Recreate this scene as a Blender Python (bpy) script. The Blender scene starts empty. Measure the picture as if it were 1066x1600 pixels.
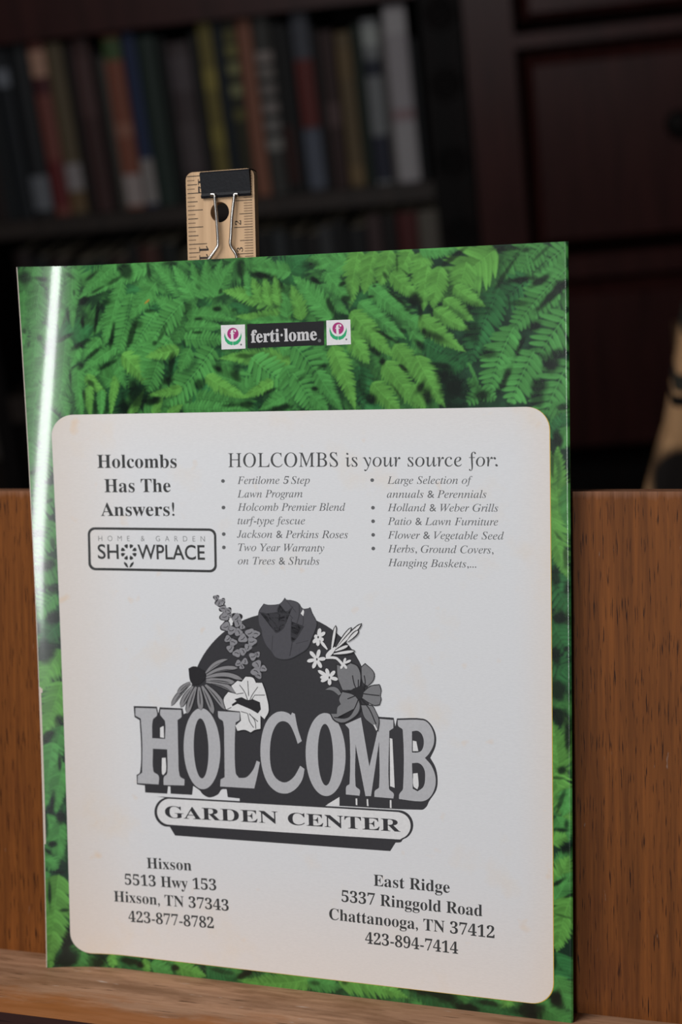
import bpy, bmesh, math, random
import numpy as np
from mathutils import Matrix, Vector, Euler
random.seed(7)
sc = bpy.context.scene
COL = sc.collection

# ------------------------------------------------------------------ camera
TILT = math.radians(16.5)                 # how far the easel leans back
H = 0.2836                                # booklet height
W = 0.2159
ZC = 0.615                                # height of the booklet's centre above the floor
FPX = 2510.9                              # focal length in photo pixels (1066 x 1600)
RPC = np.array([[0.9420255, -0.0200644, -0.3349409], [0.005025, -0.997255, 0.0738729], [-0.3355037, -0.0712732, -0.9393388]])
CPAGE = np.array([0.2242046, 0.0881476, 0.5697254])          # camera in the page frame, metres
PG2W = np.array([[1, 0, 0], [0, math.sin(TILT), -math.cos(TILT)], [0, math.cos(TILT), math.sin(TILT)]])
RWC = RPC @ PG2W.T
CAMW = PG2W @ CPAGE + np.array([0, 0, ZC])
cam = bpy.data.cameras.new('camera'); camo = bpy.data.objects.new('camera', cam); COL.objects.link(camo)
cam.sensor_fit = 'VERTICAL'; cam.sensor_height = 22.3; cam.sensor_width = 14.9; cam.lens = FPX/1600*22.3
m = Matrix(((RWC[0][0], -RWC[1][0], -RWC[2][0]), (RWC[0][1], -RWC[1][1], -RWC[2][1]), (RWC[0][2], -RWC[1][2], -RWC[2][2])))
camo.matrix_world = Matrix.Translation(Vector(CAMW)) @ m.to_4x4()
cam.dof.use_dof = True; cam.dof.focus_distance = 0.597; cam.dof.aperture_fstop = 5.0; cam.clip_start = 0.02
sc.camera = camo
# ------------------------------------------------------------------ light
world = bpy.data.worlds.new('room_ambient'); sc.world = world; world.use_nodes = True
world.node_tree.nodes['Background'].inputs[0].default_value = (0.80, 0.86, 1.0, 1)
world.node_tree.nodes['Background'].inputs[1].default_value = 0.02
def area(name, loc, target, sx, sy, power, col, roll=0.0):
    l = bpy.data.lights.new(name, 'AREA'); l.shape = 'RECTANGLE'; l.size = sx; l.size_y = sy; l.energy = power; l.color = col
    o = bpy.data.objects.new(name, l); COL.objects.link(o); o.location = loc
    o.rotation_euler = ((Vector(target)-Vector(loc)).to_track_quat('-Z', 'Y') @ Euler((0, 0, roll)).to_quaternion()).to_euler(); return o
area('window_daylight', (0.215, -2.04, 1.19), (0, 0, 0.72), 0.17, 0.62, 13, (0.98, 0.99, 1.0), math.radians(14))
area('overhead_daylight', (-0.42, -0.50, 1.50), (0, 0, 0.6), 0.7, 0.7, 10.6, (1.0, 0.99, 0.98))
vs = sc.view_settings
vs.view_transform = 'Standard'; vs.look = 'None'; vs.exposure = 0.0; vs.gamma = 1.0; vs.use_curve_mapping = False

# ------------------------------------------------------------------ helpers
def ray_w(px, py):
    d = RWC.T @ np.array([(px-533)/FPX, (py-800)/FPX, 1.0]); return d/np.linalg.norm(d)
def ray_p(px, py):
    d = RPC.T @ np.array([(px-533)/FPX, (py-800)/FPX, 1.0]); return d/np.linalg.norm(d)
def lift(x, y):
    """how far the booklet's back cover bows out of its plane, x and y in page metres"""
    u = x/W+.5; v = y/H+.5
    c = np.maximum(0, .1548207-u)
    s = np.maximum(0, x-.1070)
    return .0088022*(.72+.28*(2*v-1)**2)*c*c/.1548207**2 - .0023376*(u-.5)*(v-.5)*4 + .0010406*(v-.5)**2*4 - .0006*(s/.0010)**2
def PZ(px, py, z):
    d = ray_p(px, py); t = (z-CPAGE[2])/d[2]; return CPAGE+t*d
def P(px, py):
    z = 0.0
    for _ in range(8):
        q = PZ(px, py, z); z = float(lift(min(q[0], .1069), q[1]))
    return q
def link(name, mesh, mat=None, parent=None, smooth=False):
    o = bpy.data.objects.new(name, mesh); COL.objects.link(o)
    if mat is not None:
        for mm in (mat if isinstance(mat, (list, tuple)) else [mat]): mesh.materials.append(mm)
    if parent is not None: o.parent = parent
    if smooth:
        for p_ in mesh.polygons: p_.use_smooth = True
    return o
def bobj(name, bm, mat=None, parent=None, smooth=False):
    me = bpy.data.meshes.new(name); bm.normal_update(); bm.to_mesh(me); bm.free()
    return link(name, me, mat, parent, smooth)
def tag(o, label=None, cat=None, group=None, kind=None):
    if label: o['label'] = label
    if cat: o['category'] = cat
    if group: o['group'] = group
    if kind: o['kind'] = kind
    return o
def thing(name, label, cat, loc=(0, 0, 0), mat3=None, group=None, rotz=0.0):
    o = bpy.data.objects.new(name, None); COL.objects.link(o); o.empty_display_size = .02
    if mat3 is not None: o.matrix_world = Matrix.Translation(Vector(loc)) @ mat3.to_4x4()
    else: o.location = loc; o.rotation_euler = (0, 0, rotz)
    return tag(o, label, cat, group)
def box(bm, x0, x1, y0, y1, z0, z1, mi=0):
    v = [bm.verts.new(c) for c in ((x0, y0, z0), (x1, y0, z0), (x1, y1, z0), (x0, y1, z0), (x0, y0, z1), (x1, y0, z1), (x1, y1, z1), (x0, y1, z1))]
    for f in ((3, 2, 1, 0), (4, 5, 6, 7), (0, 1, 5, 4), (1, 2, 6, 5), (2, 3, 7, 6), (3, 0, 4, 7)):
        bm.faces.new([v[i] for i in f]).material_index = mi
    return v
def bevel(bm, w, seg=2, ang=30):
    es = [e for e in bm.edges if len(e.link_faces) == 2 and e.calc_face_angle(0) > math.radians(ang)]
    bmesh.ops.bevel(bm, geom=es, offset=w, segments=seg, profile=.6, affect='EDGES', clamp_overlap=True)
def bbox(name, dims, mat, parent, bv=.002, seg=2, smooth=False):
    bm = bmesh.new(); box(bm, *dims); bevel(bm, bv, seg); return bobj(name, bm, mat, parent, smooth)
def tube(bm, pts, r, n=10, cap=True, mi=0):
    pts = [Vector(p_) for p_ in pts]; rings = []
    t0 = (pts[1]-pts[0]).normalized(); up = Vector((0, 0, 1)) if abs(t0.z) < .9 else Vector((1, 0, 0))
    nrm = t0.cross(up).normalized()
    for i, p_ in enumerate(pts):
        t = (pts[min(i+1, len(pts)-1)]-pts[max(i-1, 0)]).normalized()
        nrm = (nrm-t*nrm.dot(t)).normalized(); b = t.cross(nrm)
        rr = r[i] if isinstance(r, (list, tuple)) else r
        rings.append([bm.verts.new(p_+(nrm*math.cos(a)+b*math.sin(a))*rr) for a in [2*math.pi*k/n for k in range(n)]])
    for a, b in zip(rings, rings[1:]):
        for k in range(n): f = bm.faces.new((a[k], a[(k+1) % n], b[(k+1) % n], b[k])); f.smooth = True; f.material_index = mi
    if cap: bm.faces.new(rings[0][::-1]); bm.faces.new(rings[-1])
def smoothpath(pts, n=6):
    """Catmull-Rom through the points"""
    P_ = [Vector(p_) for p_ in pts]; P_ = [P_[0]*2-P_[1]]+P_+[P_[-1]*2-P_[-2]]; out = []
    for i in range(1, len(P_)-2):
        for k in range(n):
            t = k/n; a, b, c, d = P_[i-1:i+3]
            out.append(.5*((2*b)+(c-a)*t+(2*a-5*b+4*c-d)*t*t+(-a+3*b-3*c+d)*t**3))
    return out+[P_[-2]]

# ------------------------------------------------------------------ materials
def lin(r, g, b):
    f = lambda c: c/12.92 if c <= .04045 else ((c+.055)/1.055)**2.4
    return (f(r/255), f(g/255), f(b/255), 1)
class NT:
    def __init__(s, name):
        s.m = bpy.data.materials.new(name); s.m.use_nodes = True; s.t = s.m.node_tree
        s.b = s.t.nodes['Principled BSDF']
    def n(s, ty, **kw):
        n = s.t.nodes.new(ty)
        for k, v in kw.items(): setattr(n, k, v)
        return n
    def l(s, a, b): s.t.links.new(a, b)
    def coord(s, scale=(1, 1, 1), rot=(0, 0, 0)):
        c = s.n('ShaderNodeTexCoord'); mp = s.n('ShaderNodeMapping'); mp.inputs['Scale'].default_value = scale; mp.inputs['Rotation'].default_value = rot
        s.l(c.outputs['Object'], mp.inputs[0]); return mp.outputs[0]
    def noise(s, vec, scale=1.0, detail=4, rough=.6, dist=0):
        n = s.n('ShaderNodeTexNoise'); n.inputs['Scale'].default_value = scale; n.inputs['Detail'].default_value = detail
        n.inputs['Roughness'].default_value = rough; n.inputs['Distortion'].default_value = dist
        s.l(vec, n.inputs['Vector']); return n.outputs['Fac']
    def ramp(s, fac, stops):
        r = s.n('ShaderNodeValToRGB'); e = r.color_ramp.elements
        while len(e) < len(stops): e.new(.5)
        for el, (p_, c) in zip(e, stops): el.position = p_; el.color = c if len(c) == 4 else (*c, 1)
        s.l(fac, r.inputs[0]); return r.outputs[0]
    def mix(s, fac, a, b, mode='MIX'):
        n = s.n('ShaderNodeMix', data_type='RGBA', blend_type=mode)
        if isinstance(fac, (int, float)): n.inputs[0].default_value = fac
        else: s.l(fac, n.inputs[0])
        for i, v in ((6, a), (7, b)):
            if isinstance(v, tuple): n.inputs[i].default_value = v
            else: s.l(v, n.inputs[i])
        return n.outputs[2]
    def base(s, c):
        if isinstance(c, tuple): s.b.inputs['Base Color'].default_value = c
        else: s.l(c, s.b.inputs['Base Color'])
    def set(s, rough=.5, spec=.5, metal=0, coat=0, coat_r=.1):
        s.b.inputs['Roughness'].default_value = rough; s.b.inputs['Specular IOR Level'].default_value = spec
        s.b.inputs['Metallic'].default_value = metal; s.b.inputs['Coat Weight'].default_value = coat; s.b.inputs['Coat Roughness'].default_value = coat_r
    def bump(s, h, strength=.3, dist=.001):
        n = s.n('ShaderNodeBump'); n.inputs['Strength'].default_value = strength; n.inputs['Distance'].default_value = dist
        s.l(h, n.inputs['Height']); s.l(n.outputs[0], s.b.inputs['Normal'])
def plain(name, col, rough=.5, spec=.5, metal=0, var=.12, scale=60, bump=0):
    t = NT(name)
    f = t.noise(t.coord(), scale)
    a = tuple(min(1, c*(1-var)) for c in col[:3])+(1,); b = tuple(min(1, c*(1+var)) for c in col[:3])+(1,)
    t.base(t.ramp(f, [(.3, a), (.7, b)])); t.set(rough, spec, metal)
    if bump: t.bump(f, bump, .0005)
    return t.m
def wood(name, dark, light, grain=(260, 10, 260), pore=.55, rough=.45, wear=None, flecks=None, axis_top=None, front=None):
    t = NT(name)
    v = t.coord(grain); g = t.noise(v, 1.0, 6, .65, .4)
    v2 = t.coord(tuple(x*.25 for x in grain)); g2 = t.noise(v2, 1.0, 3, .5)
    c = t.ramp(g, [(.3, dark), (.5, tuple((a+b)/2 for a, b in zip(dark, light))), (.68, light)])
    c = t.mix(.55, c, t.ramp(g2, [(.35, tuple(x*.62 for x in light[:3])+(1,)), (.65, tuple(min(1, x*1.12) for x in light[:3])+(1,))]))
    pv = t.coord(tuple(x*s_ for x, s_ in zip(grain, (2.6, 3.2, 2.6)))); pg = t.noise(pv, 1.0, 2, .5)
    c = t.mix(t.ramp(pg, [(pore, (0, 0, 0)), (pore+.09, (1, 1, 1))]), c, tuple(x*.45 for x in dark[:3])+(1,))
    if wear:
        wv = t.coord(wear[0]); wf = t.noise(wv, 1.0, 5, .65)
        c = t.mix(t.ramp(wf, [(wear[2], (0, 0, 0)), (wear[2]+.16, (.8, .8, .8))]), c, wear[1])
    if flecks:
        fv = t.coord(flecks[0]); ff = t.noise(fv, 1.0, 3, .6)
        c = t.mix(t.ramp(ff, [(flecks[2], (0, 0, 0)), (flecks[2]+.05, (.75, .75, .75))]), c, flecks[1])
    if axis_top is not None:
        tc = t.n('ShaderNodeTexCoord'); sp = t.n('ShaderNodeSeparateXYZ'); t.l(tc.outputs['Object'], sp.inputs[0])
        ad = t.n('ShaderNodeMath', operation='MULTIPLY_ADD'); t.l(g, ad.inputs[0]); ad.inputs[1].default_value = .006; t.l(sp.outputs[1], ad.inputs[2])
        mr = t.n('ShaderNodeMapRange'); t.l(ad.outputs[0], mr.inputs[0]); mr.inputs[1].default_value = axis_top-.001; mr.inputs[2].default_value = axis_top+.0035
        mu = t.n('ShaderNodeMath', operation='MULTIPLY'); t.l(mr.outputs[0], mu.inputs[0]); mu.inputs[1].default_value = .55
        c = t.mix(mu.outputs[0], c, (.30, .17, .12, 1))
    if front is not None:
        tc = t.n('ShaderNodeTexCoord'); sp = t.n('ShaderNodeSeparateXYZ'); t.l(tc.outputs['Object'], sp.inputs[0])
        nf = t.noise(t.coord((30, 80, 80)), 1.0, 5, .65)
        ad = t.n('ShaderNodeMath', operation='MULTIPLY_ADD'); t.l(nf, ad.inputs[0]); ad.inputs[1].default_value = .05; t.l(sp.outputs[2], ad.inputs[2])
        mr = t.n('ShaderNodeMapRange'); t.l(ad.outputs[0], mr.inputs[0]); mr.inputs[1].default_value = front[0]; mr.inputs[2].default_value = front[0]+.012; mr.inputs[4].default_value = .8
        c = t.mix(mr.outputs[0], c, t.mix(g, front[1], tuple(x*1.5 for x in front[1][:3])+(1,)))
    t.base(c); t.set(rough+.12, .16); t.bump(pg, .12, .0004)
    return t.m
# ---- printed fern photograph: painted leaf by leaf into a colour grid in page millimetres ----
FW, FH, FS = 216.0, 284.0, 0.27
FNX, FNY = int(FW/FS)+1, int(FH/FS)+1
def smooth(a, b, x):
    t = np.clip((x-a)/(b-a), 0, 1); return t*t*(3-2*t)
def vnoise(nx, ny, cell, rs):
    gx, gy = int(nx/cell)+3, int(ny/cell)+3
    g = rs.rand(gy, gx)
    X = np.arange(nx)/cell; Y = np.arange(ny)/cell
    ix, iy = X.astype(int), Y.astype(int); fx, fy = X-ix, Y-iy
    fx = (fx*fx*(3-2*fx))[None, :]; fy = (fy*fy*(3-2*fy))[:, None]
    a = g[np.ix_(iy, ix)]; b = g[np.ix_(iy, ix+1)]; c = g[np.ix_(iy+1, ix)]; d = g[np.ix_(iy+1, ix+1)]
    return (a*(1-fx)+b*fx)*(1-fy)+(c*(1-fx)+d*fx)*fy
def fern_image(fronds, gaps, seed=4):
    rs = np.random.RandomState(seed)
    img = np.zeros((FNY, FNX, 3))
    n = vnoise(FNX, FNY, 26, rs)*.5+vnoise(FNX, FNY, 9, rs)*.3+vnoise(FNX, FNY, 4, rs)*.2
    img[:] = np.array([.012, .030, .020])
    img += n[..., None]**2*np.array([.02, .075, .03])
    def box(x0, y0, x1, y1):
        i0 = max(0, int((x0+FW/2)/FS)-1); i1 = min(FNX, int((x1+FW/2)/FS)+3)
        j0 = max(0, int((y0+FH/2)/FS)-1); j1 = min(FNY, int((y1+FH/2)/FS)+3)
        if i0 >= i1 or j0 >= j1: return None
        X, Y = np.meshgrid(np.arange(i0, i1)*FS-FW/2, np.arange(j0, j1)*FS-FH/2)
        return (slice(j0, j1), slice(i0, i1)), X, Y
    def blob(cx, cy, rx, ry, col, a=.9, ang=0, soft=.6):
        r = max(rx, ry)*1.5
        b = box(cx-r, cy-r, cx+r, cy+r)
        if b is None: return
        s, X, Y = b
        c, q = math.cos(ang), math.sin(ang)
        u = ((X-cx)*c+(Y-cy)*q)/rx; v = (-(X-cx)*q+(Y-cy)*c)/ry
        d = np.sqrt(u*u+v*v)+(n[s]-.5)*1.0
        al = (1-smooth(1-soft, 1+soft*.4, d))*a
        img[s] = img[s]*(1-al[..., None])+al[..., None]*np.array(col)
    def leaf(x0, y0, x1, y1, w, col, pointy, rib=.25, serr=0.0):
        L = math.hypot(x1-x0, y1-y0)
        if L < .2: return
        b = box(min(x0, x1)-w, min(y0, y1)-w, max(x0, x1)+w, max(y0, y1)+w)
        if b is None: return
        s, X, Y = b
        ux, uy = (x1-x0)/L, (y1-y0)/L
        t = ((X-x0)*ux+(Y-y0)*uy)/L; d = (-(X-x0)*uy+(Y-y0)*ux)
        tt = np.clip(t, 0, 1)
        prof = np.minimum(1, 2.6*tt+.45)*np.power(np.clip(1-tt**(1.5 if pointy else 3.2), 0, 1), .75 if pointy else .55)
        hw = w*prof+1e-6
        if serr: hw = hw*(1-serr*.5*(1+np.cos(tt*L*2*math.pi/1.05)))
        q = np.abs(d)/hw
        al = (1-smooth(1-.16/w*1.0, 1+.16/w*1.0, q))*((t > -.02) & (t < 1.03))
        sh = 1-.30*smooth(.55, 1.0, q)-rib*np.exp(-(d/.16)**2)*(tt < .9)+.10*tt
        sh = sh*(1+.05*np.sign(d))
        al = al[..., None]
        img[s] = img[s]*(1-al)+al*np.array(col)*sh[..., None]
    def frond(x0, y0, x1, y1, w, br, style, bend=0.0):
        w = w*1.22
        L = math.hypot(x1-x0, y1-y0); ux, uy = (x1-x0)/L, (y1-y0)/L
        mx, my = (x0+x1)/2-uy*bend*L, (y0+y1)/2+ux*bend*L
        base = np.array([.086, .272, .078])*br
        if br > 1.05: base = base*np.array([1.28, 1.02, .84])
        if br < .7: base = base*np.array([.75, .95, 1.15])
        hw = w/2
        blob((x0+x1)/2+.6, (y0+y1)/2-.8, L*.55, hw*1.05, (.012, .035, .02), .55, math.atan2(uy, ux), .5)
        if style == 's': sp, ww = max(.95, hw*.20), .78
        elif style == 'f': sp, ww = max(.75, hw*.15), .74
        else: sp, ww = max(1.25, hw*.27), .54
        npn = max(4, int(L/sp))
        order = range(npn)
        for k in order:
            t = (k+.5)/npn
            px = (1-t)**2*x0+2*t*(1-t)*mx+t*t*x1; py = (1-t)**2*y0+2*t*(1-t)*my+t*t*y1
            tx = 2*(1-t)*(mx-x0)+2*t*(x1-mx); ty = 2*(1-t)*(my-y0)+2*t*(y1-my)
            tl = math.hypot(tx, ty); tx /= tl; ty /= tl
            if style == 'o': pl = hw*min(1, .62+1.6*t)*(1-t**2.6)**.8
            else: pl = hw*min(1, .75+1.3*t)*(1-t**1.7)
            for sd in (-1, 1):
                an = math.radians((68 if style == 'o' else 58)-14*t+rs.uniform(-5, 5))
                c, q = math.cos(an), math.sin(an)*sd
                dx, dy = tx*c-ty*q, tx*q+ty*c
                ll = pl*rs.uniform(.92, 1.08)/max(.6, math.sin(an))
                cc = base*rs.uniform(.82, 1.16)*(1.04 if sd > 0 else .92)
                leaf(px, py, px+dx*ll, py+dy*ll, max(.35, sp*ww*(1-.25*t)), cc, style != 'o', .16 if style == 'o' else .12)
        m = 14                                   # the stalk
        for k in range(m):
            t0, t1 = k/m, (k+1)/m
            f = lambda t: ((1-t)**2*x0+2*t*(1-t)*mx+t*t*x1, (1-t)**2*y0+2*t*(1-t)*my+t*t*y1)
            a, b2 = f(t0), f(t1)
            leaf(a[0], a[1], b2[0]+(b2[0]-a[0])*.3, b2[1]+(b2[1]-a[1])*.3, .26*(1-t0*.6), base*1.12, False, 0)
    for k in range(230):                        # the haze of fronds deeper in the picture
        x, y = rs.uniform(-112, 46), rs.uniform(82, 146)
        if k > 150: x, y = rs.choice([-104, 106]), rs.uniform(-140, 90)
        if k > 195: x, y = rs.uniform(-100, 100), -140
        a = 2*math.pi*n[min(FNY-1, max(0, int((y+FH/2)/FS))), min(FNX-1, max(0, int((x+FW/2)/FS)))]*2.2
        L = rs.uniform(18, 34)*(.6 if k > 150 else 1)
        frond(x-math.cos(a)*L/2, y-math.sin(a)*L/2, x+math.cos(a)*L/2, y+math.sin(a)*L/2, L*.5, rs.uniform(.6, .98), 'f' if rs.rand() < .6 else 's', rs.uniform(-.1, .1))
    for fr in fronds:
        if fr[0] == 'gap': blob(*fr[1:])
        else: frond(*fr)
    for g in gaps: blob(*g)
    g = vnoise(FNX, FNY, 40, rs)
    img *= (.86+.28*g)[..., None]
    img *= (1+.07*(rs.rand(FNY, FNX)-.5))[..., None]
    k = np.array([.25, .5, .25])                 # the slight softness of the halftone print
    for _ in range(1):
        img = k[0]*np.roll(img, 1, 0)+k[1]*img+k[2]*np.roll(img, -1, 0)
        img = k[0]*np.roll(img, 1, 1)+k[1]*img+k[2]*np.roll(img, -1, 1)
    img = np.power(img/.26, 1.18)*.28
    return np.clip(img, 0, 1)
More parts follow.
